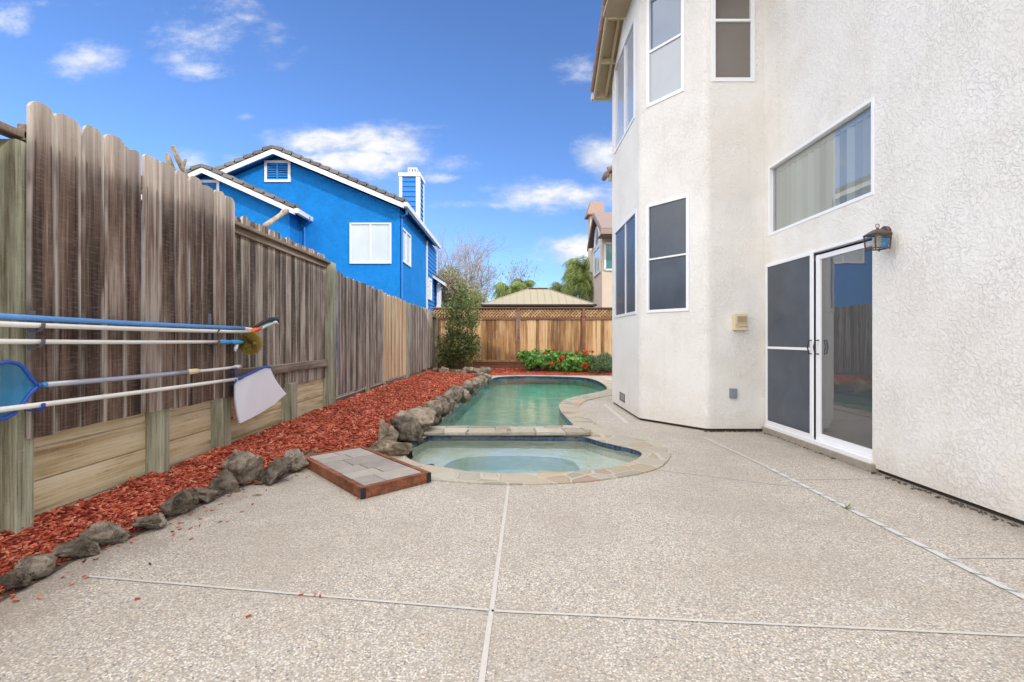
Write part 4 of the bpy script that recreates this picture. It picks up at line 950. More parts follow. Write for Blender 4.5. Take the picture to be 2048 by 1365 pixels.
while s_ < L:
    p0 = Vector((XRK - .03, ye, ze + .15)) + dirv * s_
    tm.tube([p0 + nrm * .03, p0 + dirv * .40 + nrm * .008], [.042, .034], 10)
    tm.obox(p0 + Vector((.05, 0, 0)), (2.4, 0, 0), dirv * .40, nrm * .03 + dirv * .0)
    s_ += .36
tm.build('roof_tiles', M_TILE_RED, house, smooth=False)
gm = MB(); gm.box((XRK - .035, ye + .02, ze + .02), (3.0, ye + .12, ze + .13)); gm.build('gutter', M_WHITE, house)
# main roof high above the patio (gives the shade)
rm = MB()
rm.prism([(2.80, -6.5, 6.42), (7.6, -6.5, 8.4), (12.5, -6.5, 6.42), (12.5, -6.5, 6.52), (7.6, -6.5, 8.55), (2.80, -6.5, 6.55)], (0, 15.4, 0))
rm.build('roof', M_TILE_RED, house)
em = MB(); em.prism([(1.5, 5.9, 6.50), (3.4, 5.9, 6.50), (3.4, 8.0, 6.50), (1.5, 8.0, 6.50)], (0, 0, .05)); em.build('eave', M_TAN, house)
# lower wing beyond the bay
lw = MB(); wall(lw, (12, 11), (2.3, 11), 0, 4.3); wall(lw, (2.3, 11), (2.3, 9.06), 0, 4.3); lw.build('wing_wall', M_STUCCO, house)
ye_, ze_ = 9.12, 4.30
lr = MB(); lr.obox((1.80, ye_, ze_), (3.0, 0, 1.1), (0, .28, 0), (0, 0, .05)); lr.obox((1.82, ye_, ze_ - .14), (3.0, 0, 1.1), (0, .04, 0), (0, 0, .13))
lr.build('wing_roof', M_TAN, house)
tl_ = MB()
for k in range(8): tl_.tube([(1.80 + k*.37, ye_ - .02, ze_ + .07 + k * .136), (2.19 + k*.37, ye_ - .02, ze_ + .07 + (k + 1.1) * .136 - .01)], [.055, .045], 9)
tl_.build('wing_tiles', M_TILE_RED, house)
g = MB(); g.tube([(1.78, ye_ - .01, ze_ + .0), (1.78, ye_ + .27, ze_ + .0)], .05, 8); g.build('gutter', M_TAUPE, house)

# wall fittings
ic = thing('intercom_speaker', (2.95, 6.28, 1.42), 'small beige intercom speaker box on the bay wall beside the door', 'intercom')
ix0, ix1, iz0, iz1 = xp(1466, 6.25), xp(1496, 6.2), zp(661, 6.22), zp(628, 6.22)
bx('casing', (ix0, 6.205, iz0), (ix1, 6.279, iz1), M_BEIGEPL, ic, .006)
m = MB()
for k in range(7): m.box((ix0 + .035, 6.200, iz0 + .10 + k * .012), (ix1 - .012, 6.2045, iz0 + .107 + k * .012))
m.build('grille', M_BEIGEGRILL, ic)
m = MB(); m.box((ix0 + .02, 6.201, iz0 + .078), (ix1 - .01, 6.2045, iz0 + .084)); m.build('trim_line', M_BEIGEGRILL, ic)
m = MB(); 
for k in range(14):
    a0, a1 = 2*math.pi*k/14, 2*math.pi*(k+1)/14; cx, cz = ix0 + .038, iz0 + .048
    pp = [(cx + r_*math.cos(a), 6.2035, cz + r_*math.sin(a)) for a, r_ in ((a0, .013), (a1, .013), (a1, .018), (a0, .018))]; m.quad(*pp)
m.build('logo', M_BEIGEGRILL, ic)
fc = bpy.data.curves.new('lettering', 'FONT'); fc.body = 'NUTONE'; fc.size = .026; fc.extrude = .0005; fc.materials.append(M_BLACK)
ft = bpy.data.objects.new('lettering_curve', fc); COL.objects.link(ft); fme = bpy.data.meshes.new_from_object(ft.evaluated_get(bpy.context.evaluated_depsgraph_get())); bpy.data.objects.remove(ft)
fo = bpy.data.objects.new('lettering', fme); COL.objects.link(fo); fo.parent = ic
fo.rotation_euler = (R(90), 0, 0); fo.location = Vector((ix0 + .062, 6.2035, iz0 + .036)) - ic.location
ob = thing('outlet_cover', (2.86, 6.28, .5), 'small grey weatherproof outlet cover low on the bay wall', 'outlet')
ox0, ox1, oz0, oz1 = xp(1461.5, 6.25), xp(1474, 6.25), zp(796, 6.26), zp(778.5, 6.26)
bx('cover', (ox0, 6.235, oz0), (ox1, 6.262, oz1), M_GREYBOX, ob, .004); bx('back_plate', (ox0 - .006, 6.263, oz0 - .006), (ox1 + .006, 6.279, oz1 + .006), M_GREYBOX, ob, .002)

# wall lantern
lan = thing('wall_lantern', (XW, 4.2, 2.1), 'bronze carriage lantern with clear glass beside the sliding door', 'wall lamp')
yL = 4.24; zL = zp(467, 4.24); m = MB()
m.tube([(XW, yL, zL), (XW - .02, yL, zL), (XW - .025, yL, zL)], [.062, .062, .055], 20); m.tube([(XW - .025, yL, zL), (XW - .045, yL, zL), (XW - .06, yL, zL)], [.044, .040, .022], 18)
m.build('wall_plate', M_BRONZE, lan, smooth=False)
yc, xc = 4.16, XW - .135; zt_, zb_ = zp(470, yc), zp(498, yc)
m = MB(); m.tube([(XW - .05, yL, zL), (XW - .09, (yL+yc)/2, zL - .005), (xc, yc, zL + .0)], .012, 8); m.build('arm', M_BRONZE, lan, smooth=True)
m = MB(); hw, hb = .068, .060
def ring(z, h): return [(xc - h, yc - h, z), (xc + h, yc - h, z), (xc + h, yc + h, z), (xc - h, yc + h, z)]
tp, bt_ = ring(zt_, hw), ring(zb_, hb)
for k in range(4):
    m.beam(tp[k], bt_[k], .008, .008, (1, .3, 0)); m.beam(tp[k], tp[(k+1) % 4], .010, .010); m.beam(bt_[k], bt_[(k+1) % 4], .012, .010)
    m.tube([bt_[k], Vector(bt_[k]) - Vector((0, 0, .014))], .005, 6)
vs = ring(zt_, hw + .010) + ring(zt_ + .045, .022); m.add(vs, [(3,2,1,0), (0,1,5,4), (1,2,6,5), (2,3,7,6), (3,0,4,7), (4,5,6,7)])
m.tube([(xc, yc, zt_ + .045), (xc, yc, zt_ + .058)], .010, 8)
m.tube([(xc + .016*math.cos(a), yc, zt_ + .075 + .016*math.sin(a)) for a in [2*math.pi*k/14 for k in range(15)]], .0028, 6)
m.build('cage', M_BRONZE, lan)
m = MB()
for k in range(4): m.quad(bt_[k], bt_[(k+1) % 4], tp[(k+1) % 4], tp[k])
m.build('glass', M_LAMPGLASS, lan)
m = MB(); m.tube([(xc + .020*math.cos(a), yc + .020*math.sin(a), zb_ + .03 + .075 * a / 25.1) for a in [25.1*k/60 for k in range(61)]], .008, 7); m.tube([(xc, yc, zb_ + .004), (xc, yc, zb_ + .035)], .018, 10)
m.build('bulb', M_WHITE, lan, smooth=True)

# ------------------------------------------------------------------ paver platform
pf = thing('paver_platform', (-1.3, 4.3, 0), 'low platform of grey pavers in a red brown timber frame before the spa', 'platform')
fr_, rt, lf = Vector((-1.124, 3.61, 0)), Vector((-.68, 4.05, 0)), Vector((-1.996, 4.60, 0))
ex = rt - fr_; ey = lf - fr_; exn, eyn = ex.normalized(), ey.normalized(); LX, LY = ex.length, ey.length
zf = .088; tk = .042
def pb(u0_, v0_, u1_, v1_, z0_, z1_, nm, mt, bev=.003):
    m = MB(); o = fr_ + exn*u0_ + eyn*v0_; o.z = z0_; m.obox(o, exn*(u1_-u0_), eyn*(v1_-v0_), (0, 0, z1_-z0_)); return m.build(nm, mt, pf, bevel=bev)
pb(0, 0, LX, tk, .004, zf, 'frame_board', M_DECKF); pb(0, LY - tk, LX, LY, .004, zf, 'frame_board', M_DECKF)
pb(0, tk + .001, tk, LY - tk - .001, .004, zf, 'frame_board', M_DECKF); pb(LX - tk, tk + .001, LX, LY - tk - .001, .004, zf, 'frame_board', M_DECKF)
for (a, b) in ((-.004, -.004), (LX - tk + .004, -.004)): pb(a, b, a + tk, b + .006, .006, zf - .004, 'corner_plate', M_DARKMETAL, .001)
pb(tk, tk, LX - tk, LY - tk, .01, zf - .016, 'bedding_sand', M_SAND, 0)
m = MB(); v = tk + .012; row = 0
while v < LY - tk - .03:
    dv_ = .19 if row % 3 else .24; v2 = min(v + dv_, LY - tk - .006); q = tk + .008; kk = 0
    while q < LX - tk - .03:
        wq = rnd.choice([.19, .24, .29]); q2 = min(q + wq, LX - tk - .006)
        if LX - tk - .006 - q2 < .10: q2 = LX - tk - .006
        j_ = lambda: rnd.uniform(-.002, .002); z2 = zf - .004 + rnd.uniform(-.002, .002)
        P_ = [fr_ + exn*(q+.004+j_()) + eyn*(v+.004+j_()), fr_ + exn*(q2-.004+j_()) + eyn*(v+.004+j_()), fr_ + exn*(q2-.004+j_()) + eyn*(v2-.004+j_()), fr_ + exn*(q+.004+j_()) + eyn*(v2-.004+j_())]
        m.prism([(a.x, a.y, zf - .03) for a in P_], (0, 0, z2 - zf + .03)); q = q2
    v = v2; row += 1
m.build('pavers', M_PAVER, pf, bevel=.003)

# ------------------------------------------------------------------ pool poles on the fence
XP = -2.585
def pp(px, py, X=XP): Y = yp(px, X); return Vector((X, Y, zp(py, Y)))
def poleobj(nm, a, b, r_, mat, parent): 
    m = MB(); m.tube([a.lerp(b, k / 6) + Vector((0, 0, -.004 * math.sin(math.pi*k/6))) for k in range(7)], r_, 12); return m.build(nm, mat, parent, smooth=True)
G5 = 'pool tool poles hung on the fence'
p1 = thing('pool_pole', pp(200, 638), 'faded blue pole, topmost of the five hung on the fence', 'pole', G5)
a, b = pp(-40, 631), pp(488, 657); poleobj('pole', a, b, .0165, M_BLUEPOLE, p1); poleobj('tip', b, pp(503, 659), .017, M_PVC, p1)
p2 = thing('pool_pole', pp(200, 655), 'white pole just below the blue one, ending in a curved vacuum head', 'pole', G5)
X2 = XP + .025
a, b = pp(-40, 647, X2), pp(500, 664.5, X2); poleobj('pole', a, b, .0145, M_PVC, p2)
m = MB(); e0, e1 = pp(500, 665, X2), pp(521, 656, X2); m.tube([e0, e1], [.021, .024], 10); m.build('orange_collar', M_ORANGE, p2, smooth=True)
def arc(px, py, o): q = pp(px, py, X2); return q + Vector((o, 0, 0))
m = MB(); m.tube([arc(512, 654, 0), arc(526, 645, 0), arc(540, 640, 0), arc(553, 639, 0), arc(556, 645, 0)], [.012, .020, .026, .024, .012], 8); m.build('black_pad', M_BLACKPL, p2, smooth=True)
m = MB(); m.tube([arc(519, 658, .01), arc(530, 652, .012), arc(541, 648, .012), arc(552, 647, .01)], [.014, .017, .015, .015], 8); m.build('head_shell', M_TEALPL, p2, smooth=True)
m = MB(); m.tube([arc(543, 645, .022), arc(548, 645, .022), arc(553, 649, .02)], [.012, .016, .010], 8); m.build('white_wheel', M_WHITE, p2, smooth=True)
X3 = XP + .02
p3 = thing('pool_pole', pp(200, 684, X3), 'white pole ending in a round yellow bristle brush', 'pole', G5)
a, b = pp(-40, 683, X3), pp(440, 684, X3); poleobj('pole', a, b, .0135, M_PVC, p3)
m = MB(); m.tube([pp(440, 684, X3), pp(446, 684, X3), pp(456, 684.5, X3), pp(462, 684, X3)], [.018, .020, .019, .014], 10); m.tube([pp(462, 684, X3), pp(464, 684, X3), pp(478, 685, X3), pp(490, 685, X3)], [.014, .02, .019, .012], 10); m.build('blue_connector', M_LTBLUE, p3, smooth=True)
bc = pp(500.5, 686.5, X3 + .02); m = MB(); rb = 24 / F * bc.y
for k in range(1500):
    th = rnd.uniform(0, 2*math.pi); el = math.asin(rnd.uniform(-.98, .98)); dv_ = Vector((math.sin(el) , math.cos(el)*math.cos(th), math.cos(el)*math.sin(th)))
    q = dv_.cross(Vector((.3, .5, .8))).normalized() * .0016; q2 = dv_.cross(q).normalized() * .0016; a = bc + dv_ * .01; b = bc + dv_ * rb * rnd.uniform(.86, 1.03) + Vector((0, 0, -.004))
    m.add([a - q*.4, a + q*.4, b + q, b - q, b + q2], [(0, 1, 2, 3), (0, 4, 2)])
m.build('bristles', M_BRUSH, p3)
m = MB(); m.tube([bc + Vector((.05, -.03, 0)), bc + Vector((.06, .0, 0))], .012, 8); m.tube([pp(490, 685, X3), bc], .008, 8); m.build('brush_hub', M_PVC, p3, smooth=True)
m = MB(); m.tube([pp(474, 690, X3), pp(471, 697, X3), pp(470, 703, X3)], [.014, .018, .01], 8); m.build('hook_end', M_WHITE, p3, smooth=True)
p4 = thing('pool_pole', pp(200, 760), 'silver telescopic pole carrying the blue leaf net', 'pole', G5)
a, b, c = pp(92, 769.5), pp(378, 744), pp(470, 734.5)
poleobj('pole', a, b, .0155, M_SILVER, p4); poleobj('inner_pole', b, c, .0125, M_PVC, p4)
m = MB(); m.tube([pp(375, 744.3), pp(380, 744), pp(393, 742.6), pp(398, 742)], [.016, .022, .021, .014], 12); m.build('twist_lock', M_CREAM, p4, smooth=True)
m = MB(); m.tube([pp(469, 734.5), pp(480, 733.5)], .018, 12); m.build('end_cap', M_PVC, p4, smooth=True)
m = MB(); m.tube([pp(78, 771), pp(95, 769.2)], .013, 10); m.build('ferrule', M_LTBLUE, p4, smooth=True)
XN = XP + .02
hoop = [pp(*q, XN) for q in ((75, 771), (62, 757), (48, 737), (36, 728), (18, 724), (-5, 728), (-35, 745), (-55, 775), (-45, 815), (-15, 838), (8, 838), (28, 828), (45, 808), (60, 788), (75, 773))]
hs_ = []
for i in range(len(hoop) - 1):
    for k in range(4): hs_.append(hoop[i].lerp(hoop[i+1], k/4))
hs_.append(hoop[-1])
m = MB(); m.tube(hs_, .010, 8); m.tube([hoop[-1], pp(82, 770.5, XN)], .014, 8); m.build('net_frame', M_BLUEPL, p4, smooth=True)
m = MB(); cen = sum(hoop, Vector()) / len(hoop); rings = 6
vs = [cen + Vector((-.04, 0, 0))]; fs = []
for r_ in range(1, rings + 1):
    t = r_ / rings
    for q in hoop[:-1]: vs.append(cen.lerp(q, t) + Vector((-.04 * (1 - t*t), 0, 0)))
nh = len(hoop) - 1
for k in range(nh): fs.append((0, 1 + k, 1 + (k+1) % nh))
for r_ in range(rings - 1):
    for k in range(nh): a = 1 + r_*nh + k; b = 1 + r_*nh + (k+1) % nh; fs.append((a, a+nh, b+nh, b))
m.add(vs, fs); m.build('net', M_NETBLUE, p4, smooth=True)
X5 = XP + .03
p5 = thing('pool_pole', pp(200, 795, X5), 'lowest white pole holding a white cloth net bag', 'pole', G5)
poleobj('pole', pp(-40, 825, X5), pp(474, 758.5, X5), .0145, M_PVC, p5)
m = MB(); m.tube([pp(472, 759, X5), pp(476, 757.5, X5), pp(484, 756, X5)], [.012, .02, .014], 10); m.build('ferrule', M_BLUEPL, p5, smooth=True)
rim = [pp(*q, X5) for q in ((482, 756), (500, 748), (518, 739), (532, 734), (541, 735))]
m = MB(); m.tube(rim, [.010, .012, .012, .012, .010], 8); m.build('net_frame', M_BLUEPL, p5, smooth=True)
top = [(471, 762), (485, 756), (505, 746), (522, 738), (540, 735)]
bot = [(480, 847), (500, 838), (522, 826), (548, 809), (573, 788)]
m = MB(); nu, nv = 20, 16; grid = []
def lerp_l(L_, t): 
    k = min(len(L_) - 2, int(t * (len(L_) - 1))); f_ = t * (len(L_) - 1) - k; return (L_[k][0] + (L_[k+1][0]-L_[k][0])*f_, L_[k][1] + (L_[k+1][1]-L_[k][1])*f_)
for j in range(nv + 1):
    for i in range(nu + 1):
        t, s_ = i / nu, j / nv; a, b = lerp_l(top, t), lerp_l(bot, t)
        ax_ = a[0] + (b[0]-a[0])*s_ + (-4 * math.sin(math.pi*s_) if t < .3 else 0) * (1 - t) + 4*math.sin(math.pi*s_)*t*-1; ay_ = a[1] + (b[1]-a[1])*s_
        grid.append(pp(ax_, ay_, X5 + .006 * math.sin(5*t + 2*s_) * s_ + .002 * math.sin(17*t + 5*s_)))
for th in (0, -.012):
    b0 = [g_ + Vector((th, 0, 0)) for g_ in grid]
    m.add(b0, [(j*(nu+1)+i, j*(nu+1)+i+1, (j+1)*(nu+1)+i+1, (j+1)*(nu+1)+i) for j in range(nv) for i in range(nu)])
m.build('net_bag', M_NETWHITE, p5, smooth=True)
G6 = 'hooks holding the pool poles'
def hook(px, pys, mat, lab, strip_=None):
    t = thing('pole_hook', pp(px, pys[0], XF + .03), lab, 'hook', G6)
    if strip_:
        a, b = pp(px - 13, strip_[0], XF + .028), pp(px - 13, strip_[1], XF + .028)
        m = MB(); m.box((XF + .022, a.y - .02, b.z), (XF + .032, a.y + .02, a.z)); m.build('wall_strip', M_GREYMETAL, t, bevel=.002)
    for py in pys:
        c = pp(px, py, XP + .02); m = MB(); pts = [(XF + .022, c.y, c.z - .022), (XP, c.y, c.z - .030), (XP + .03, c.y, c.z - .028), (XP + .048, c.y, c.z - .008), (XP + .050, c.y, c.z + .014)]
        for a, b in zip(pts, pts[1:]): m.beam(a, b, .022, .007, (0, .2, 1) if abs(a[2]-b[2]) < .01 else (1, 0, 0.1))
        m.build('hook', mat, t, bevel=.002)
hook(76, (652, 684), M_GREYMETAL, 'grey double hook for the upper poles beside the near green post', (622, 700))
hook(432, (659, 683), M_GREYMETAL, 'grey double hook for the upper poles at the panel far edge', (628, 690))
hook(76, (812,), M_BLUEPL, 'small blue hook under the lowest white pole near the leaf net')
hook(466, (738, 762), M_BLUEPL, 'blue hook holding the two lower poles beside the white net bag')

# ------------------------------------------------------------------ blue house
bh = thing('blue_house', (-8, 17, 0), 'bright blue stucco house with white trim behind the fence', 'house')
YM, XS = 17.0, -3.94
xap, zap = -8.19, 7.55   # wall gable apex
m = MB()
sl_ = .416
zc = zap + (XS - xap) * -sl_
m.prism([(-13.0, YM, 0), (XS, YM, 0), (XS, YM, zc), (xap, YM, zap), (-13.0, YM, zap - (xap + 13.0) * sl_)], (0, 8.2, 0))
m.build('wall', M_BLUE, bh)
YG, XGS = 16.2, -7.43; xg, zg = -10.15, 6.66
m = MB(); zc2 = zg - (XGS - xg) * .45
m.prism([(-13.2, YG, 0), (XGS, YG, 0), (XGS, YG, zc2), (xg, YG, zg), (-13.2, YG, zg - (xg + 13.2) * .45)], (0, .78, 0)); m.build('wing_wall', M_BLUE, bh)
def gable_roof(nm, xa, za, slope, xr, xl, yf, yb_, tile_l=.34):
    m = MB(); f_ = MB(); L_ = MB()
    for sgn, xe in ((1, xr), (-1, xl)):
        zE = za - abs(xe - xa) * slope; f_.prism([(xa, yf, za), (xe, yf, zE), (xe, yf, zE - .17), (xa, yf, za - .17)] if sgn > 0 else [(xe, yf, zE), (xa, yf, za), (xa, yf, za - .17), (xe, yf, zE - .17)], (0, .05, 0))
        m.prism([(xa, yf + .05, za + .0), (xe, yf + .05, zE + .0), (xe, yf + .05, zE - .06), (xa, yf + .05, za - .06)], (0, yb_ - yf - .05, 0))
        n = int(math.hypot(xe - xa, zE - za) / tile_l); 
        for k in range(n + 1):
            t0, t1 = k / n, min(1.02, (k + 1.12) / n)
            P0 = Vector((xa + (xe-xa)*t0, yf - .03, za + (zE-za)*t0 + .012)); P1 = Vector((xa + (xe-xa)*t1, yf - .03, za + (zE-za)*t1 + .055))
            L_.prism([P0, P1, P1 + Vector((0, 0, .13)), P0 + Vector((0, 0, .10))], (0, .35, 0))
        L_.prism([(xa, yf + .32, za + .03), (xe, yf + .32, zE + .03), (xe, yf + .32, zE + .09), (xa, yf + .32, za + .09)], (0, yb_ - yf - .3, 0))
    m.build('soffit', M_BLUE_TRIM, bh); f_.build('fascia', M_WHITE, bh); L_.build(nm, M_TILE, bh)
gable_roof('roof_tiles', xap, zap + .16, sl_, -3.70, -13.3, 16.6, 24.4)
gable_roof('wing_roof_tiles', xg, zg + .14, .45, -7.10, -13.4, 15.85, 17.02)
def gutter(x, y0, y1, z): m = MB(); m.prism([(x, y0, z), (x + .12, y0, z), (x + .14, y0, z + .14), (x, y0, z + .14)], (0, y1 - y0, 0)); m.build('gutter', M_WHITE, bh)
zE = zap + .16 - (xap + 3.70) * -sl_ ; zE = zap + .16 - abs(-3.70 - xap) * sl_
gutter(-3.70, 16.55, 24.4, zE - .12); gutter(-7.10, 15.8, 17.0, zg + .14 - abs(-7.10 - xg) * .45 - .12)
def pwin(name_lab, a, b, Y, fw, panes, vs_=()):
    (x0, y0), (x1, y1) = a, b; X0, X1 = xp(x0, Y), xp(x1, Y); Z0, Z1 = zp(y1, Y), zp(y0, Y); m = MB()
    for (p_, q_) in (((X0, Z0), (X0+fw, Z1)), ((X1-fw, Z0), (X1, Z1)), ((X0+fw, Z1-fw), (X1-fw, Z1)), ((X0+fw, Z0), (X1-fw, Z0+fw))): m.box((p_[0], Y - .05, p_[1]), (q_[0], Y + .01, q_[1]))
    for k in vs_: xx = X0 + (X1 - X0) * k; m.box((xx - .03, Y - .04, Z0 + fw), (xx + .03, Y + .01, Z1 - fw))
    o = m.build('window', M_WHITE, bh); o['label'] = name_lab
    return o, X0 + fw, X1 - fw, Z0 + fw, Z1 - fw
o, X0, X1, Z0, Z1 = pwin('big sliding window with pale curtain', (700, 446.5), (783, 528), YM, .055, None, (.5,))
g = MB(); g.quad((X0, YM - .012, Z0), (X1, YM - .012, Z0), (X1, YM - .012, Z1), (X0, YM - .012, Z1)); g.build('glass', M_HOUSEGLASS, o)
def louvers(o, X0, X1, Z0, Z1, Y):
    m = MB(); n = 7
    m.box((X0, Y - .012, Z0), (X1, Y - .004, Z1)); m.build('louver_back', M_DARKGLASS, o); m = MB()
    for k in range(n): z = Z0 + (Z1 - Z0) * (k + .5) / n; m.obox((X0, Y - .055, z - .045), (X1 - X0, 0, 0), (0, .035, .055), (0, 0, .012))
    m.box(((X0+X1)/2 - .03, Y - .06, Z0), ((X0+X1)/2 + .03, Y - .02, Z1)); m.build('louvers', M_BLUE_TRIM, o)
r_ = pwin('attic louver vent in the main gable', (530, 322), (582, 365), YM, .09, None); louvers(*r_, YM)
r_ = pwin('attic louver vent in the smaller gable', (391, 361), (440, 400), YG, .09, None); louvers(*r_, YG)
# side window
m = MB(); ya, yb_ = yp(801.5, XS), yp(820, XS); za_, zb2 = 4.15, 5.32
za_ = zp(497, 17) ; za_, zb2 = zp(523, ya), zp(452, ya)
za_ = (zp(515, ya) + zp(542, yb_)) / 2; zb2 = (zp(451, ya) + zp(474, yb_)) / 2
for (a_, b_, c_, d_) in ((ya, ya+.07, za_, zb2), (yb_-.07, yb_, za_, zb2), (ya+.07, yb_-.07, zb2-.07, zb2), (ya+.07, yb_-.07, za_, za_+.07), ((ya+yb_)/2-.04, (ya+yb_)/2+.04, za_+.07, zb2-.07)): m.box((XS - .01, a_, c_), (XS + .05, b_, d_))
o = m.build('window', M_WHITE, bh); o['label'] = 'side window under the eave'
g = MB(); g.quad((XS + .012, ya+.07, za_+.07), (XS + .012, yb_-.07, za_+.07), (XS + .012, yb_-.07, zb2-.07), (XS + .012, ya+.07, zb2-.07)); g.build('glass', M_HOUSEGLASS, o)
# lap siding section, corner trim, small window, porch
ysd0, ysd1 = yp(853, XS), 25.15
m = MB()
z = .4
while z < zE - .2: m.prism([(XS + .004, ysd0, z), (XS + .045, ysd0, z), (XS + .018, ysd0, z + .195), (XS + .004, ysd0, z + .195)], (0, ysd1 - ysd0, 0)); z += .2
m.build('lap_siding', M_BLUE_TRIM, bh)
bx('corner_trim', (XS + .0, ysd0 - .12, 0), (XS + .06, ysd0, zE - .15), M_WHITE, bh); bx('corner_trim', (XS + .0, ysd1, 0), (XS + .06, ysd1 + .1, zE - .15), M_WHITE, bh)
yw0, yw1 = yp(854.5, XS), yp(860.5, XS); zw0, zw1 = zp(600, 22.8), zp(557, 22.8)
m = MB(); m.box((XS + .03, yw0, zw0), (XS + .09, yw1, zw0 + .1)); m.box((XS + .03, yw0, zw1 - .1), (XS + .09, yw1, zw1)); m.box((XS + .03, yw0, zw0 + .1), (XS + .09, yw0 + .1, zw1 - .1)); m.box((XS + .03, yw1 - .1, zw0 + .1), (XS + .09, yw1, zw1 - .1))
o = m.build('window', M_WHITE, bh); o['label'] = 'small shuttered window in the lap siding'
m = MB(); 
for k in range(12): z = zw0 + .12 + (zw1 - zw0 - .24) * k / 12; m.box((XS + .045, yw0 + .1, z), (XS + .07, yw1 - .1, z + .055))
m.build('shutter', M_WHITE, o)
m = MB(); m.prism([(XS, 23.9, 4.42), (-3.35, 23.9, 4.02), (-3.35, 23.9, 3.84), (XS, 23.9, 4.24)], (0, 2.2, 0)); m.build('porch_fascia', M_WHITE, bh)
m = MB(); m.prism([(XS, 23.85, 4.50), (-3.32, 23.85, 4.10), (-3.32, 23.85, 4.03), (XS, 23.85, 4.43)], (0, 2.3, 0)); m.build('porch_roof_tiles', M_TILE, bh)
m = MB(); m.box((-3.78, 24.4, 0), (-3.58, 24.6, 3.95)); m.box((-3.84, 24.34, 2.55), (-3.52, 24.66, 2.75)); m.box((-3.81, 24.37, 2.75), (-3.55, 24.63, 2.85)); m.build('porch_column', M_WHITE, bh)
m = MB(); m.tube([(XS + .05, 17.12, zE - .3), (XS + .05, 17.12, 0)], .04, 8); m.tube([(-3.68, 16.9, zE - .1), (-3.68, 16.95, zE - .28), (XS + .05, 17.1, zE - .36)], .035, 8); m.build('downspout', M_BLUE_TRIM, bh)
m = MB(); m.tube([(-6.98, 16.7, zg - 1.25), (-7.0, 16.75, zg - 1.4), (-7.25, 16.95, zg - 1.55), (-7.25, 16.95, 0)], .035, 8); m.build('downspout', M_BLUE_TRIM, bh)
# chimney
Yc = 21.0; cx0, cx1 = xp(799.5, Yc), xp(838, Yc); zt = zp(349, Yc); m = MB(); cd = 1.05
m.box((cx0 + .02, Yc + .02, 4.5), (cx1 - .02, Yc + cd - .02, zt))
z = 5.0
while z < zt - .1: m.prism([(cx0 + .02, Yc - .02, z), (cx0 + .02, Yc + .02, z), (cx0 + .02, Yc + .02, z + .2), (cx0 + .02, Yc + .008, z + .2)], (cx1 - cx0 - .04, 0, 0)); m.prism([(cx1 + .02, Yc + .02, z), (cx1 - .02, Yc + .02, z), (cx1 - .02, Yc + .02, z + .2), (cx1 - .008, Yc + .02, z + .2)], (0, cd - .04, 0)); z += .215
ch_ = m.build('chimney', M_BLUE_TRIM, bh)
m = MB(); m.box((cx0 - .02, Yc - .04, 4.5), (cx0 + .11, Yc + .0, zt - .1)); m.box((cx1 - .13, Yc - .04, 4.5), (cx1 + .04, Yc + .0, zt - .1)); m.box((cx1 + .0, Yc + .001, 4.5), (cx1 + .04, Yc + .14, zt - .1)); m.box((cx1 + .0, Yc + cd - .12, 4.5), (cx1 + .04, Yc + cd, zt - .1))
m.box((cx0 - .05, Yc - .07, zt - .1), (cx1 + .07, Yc + cd + .05, zt + .05)); m.build('trim', M_WHITE, ch_)
m = MB(); m.box((cx0 + .32, Yc + .15, zt + .05), (cx1 - .12, Yc + .8, zt + .1)); m.box((cx0 + .32, Yc + .15, zt + .30), (cx1 - .12, Yc + .8, zt + .34))
for k in range(4): q = cx0 + .32 + k * ((cx1 - .12 - cx0 - .32 - .05) / 3); m.box((q, Yc + .15, zt + .1), (q + .05, Yc + .2, zt + .3)); m.box((q, Yc + .75, zt + .1), (q + .05, Yc + .8, zt + .3))
m.box((cx0 + .36, Yc + .25, zt + .1), (cx1 - .16, Yc + .7, zt + .22)); m.build('flue_cap', M_WHITE, ch_)

# ------------------------------------------------------------------ neighbour's beige house
nh_ = thing('beige_house', (4.5, 26, 0), 'beige stucco house with brown shingle gable beyond the back fence', 'house')
XN_ = 4.55
m = MB(); m.box((XN_, 24.5, 0), (10, 28.2, 6.3)); m.prism([(XN_, 24.5, 6.3), (XN_, 27.0, 6.3), (XN_, 25.6, 7.55)], (5, 0, 0)); m.box((4.62, 28.21, 0), (9.5, 31, 6.1)); m.build('wall', M_STUCCO_N, nh_)
ap = Vector((4.28, 25.5, 7.77)); m = MB()
fa = Vector((4.28, 27.5, 6.32)); ne = Vector((4.28, 23.2, 6.42))
for e in (fa, ne): m.prism([ap, e, e + Vector((0, 0, .09)), ap + Vector((0, 0, .09))], (6, 0, 0))
m.build('roof_shingles', M_SHINGLE, nh_)
m = MB()
for e in (fa, ne): m.prism([ap + Vector((-.03, 0, .05)), e + Vector((-.03, 0, .05)), e + Vector((-.03, 0, -.18)), ap + Vector((-.03, 0, -.18))], (.05, 0, 0))
m.box((4.25, 23.17, 6.22), (10.2, 23.22, 6.45)); m.box((4.3, 23.22, 6.25), (10.2, 24.5, 6.28)); m.build('fascia', M_TAUPE, nh_)
def nwin(corners, lab, mat):
    a, b, c, d_ = map(Vector, corners); m = MB()
    for p_, q_ in ((a, b), (b, c), (c, d_), (d_, a)): m.beam(p_, q_, .09, .09, (b - a).cross(d_ - a).normalized())
    m.beam((a + b) / 2, (c + d_) / 2, .05, .05, (b - a).cross(d_ - a).normalized())
    o = m.build('window', M_WHITE, nh_); o['label'] = lab; g = MB(); g.quad(a, b, c, d_); g.build('glass', mat, o)
xs_ = XN_ - .03
nwin([(xs_, 26.7, zp(554, 26.7)), (xs_, 24.85, zp(543, 24.85)), (xs_, 24.85, zp(490, 24.85)), (xs_, 26.7, zp(505, 26.7))], 'side window facing the gardens', M_HOUSEGLASS)
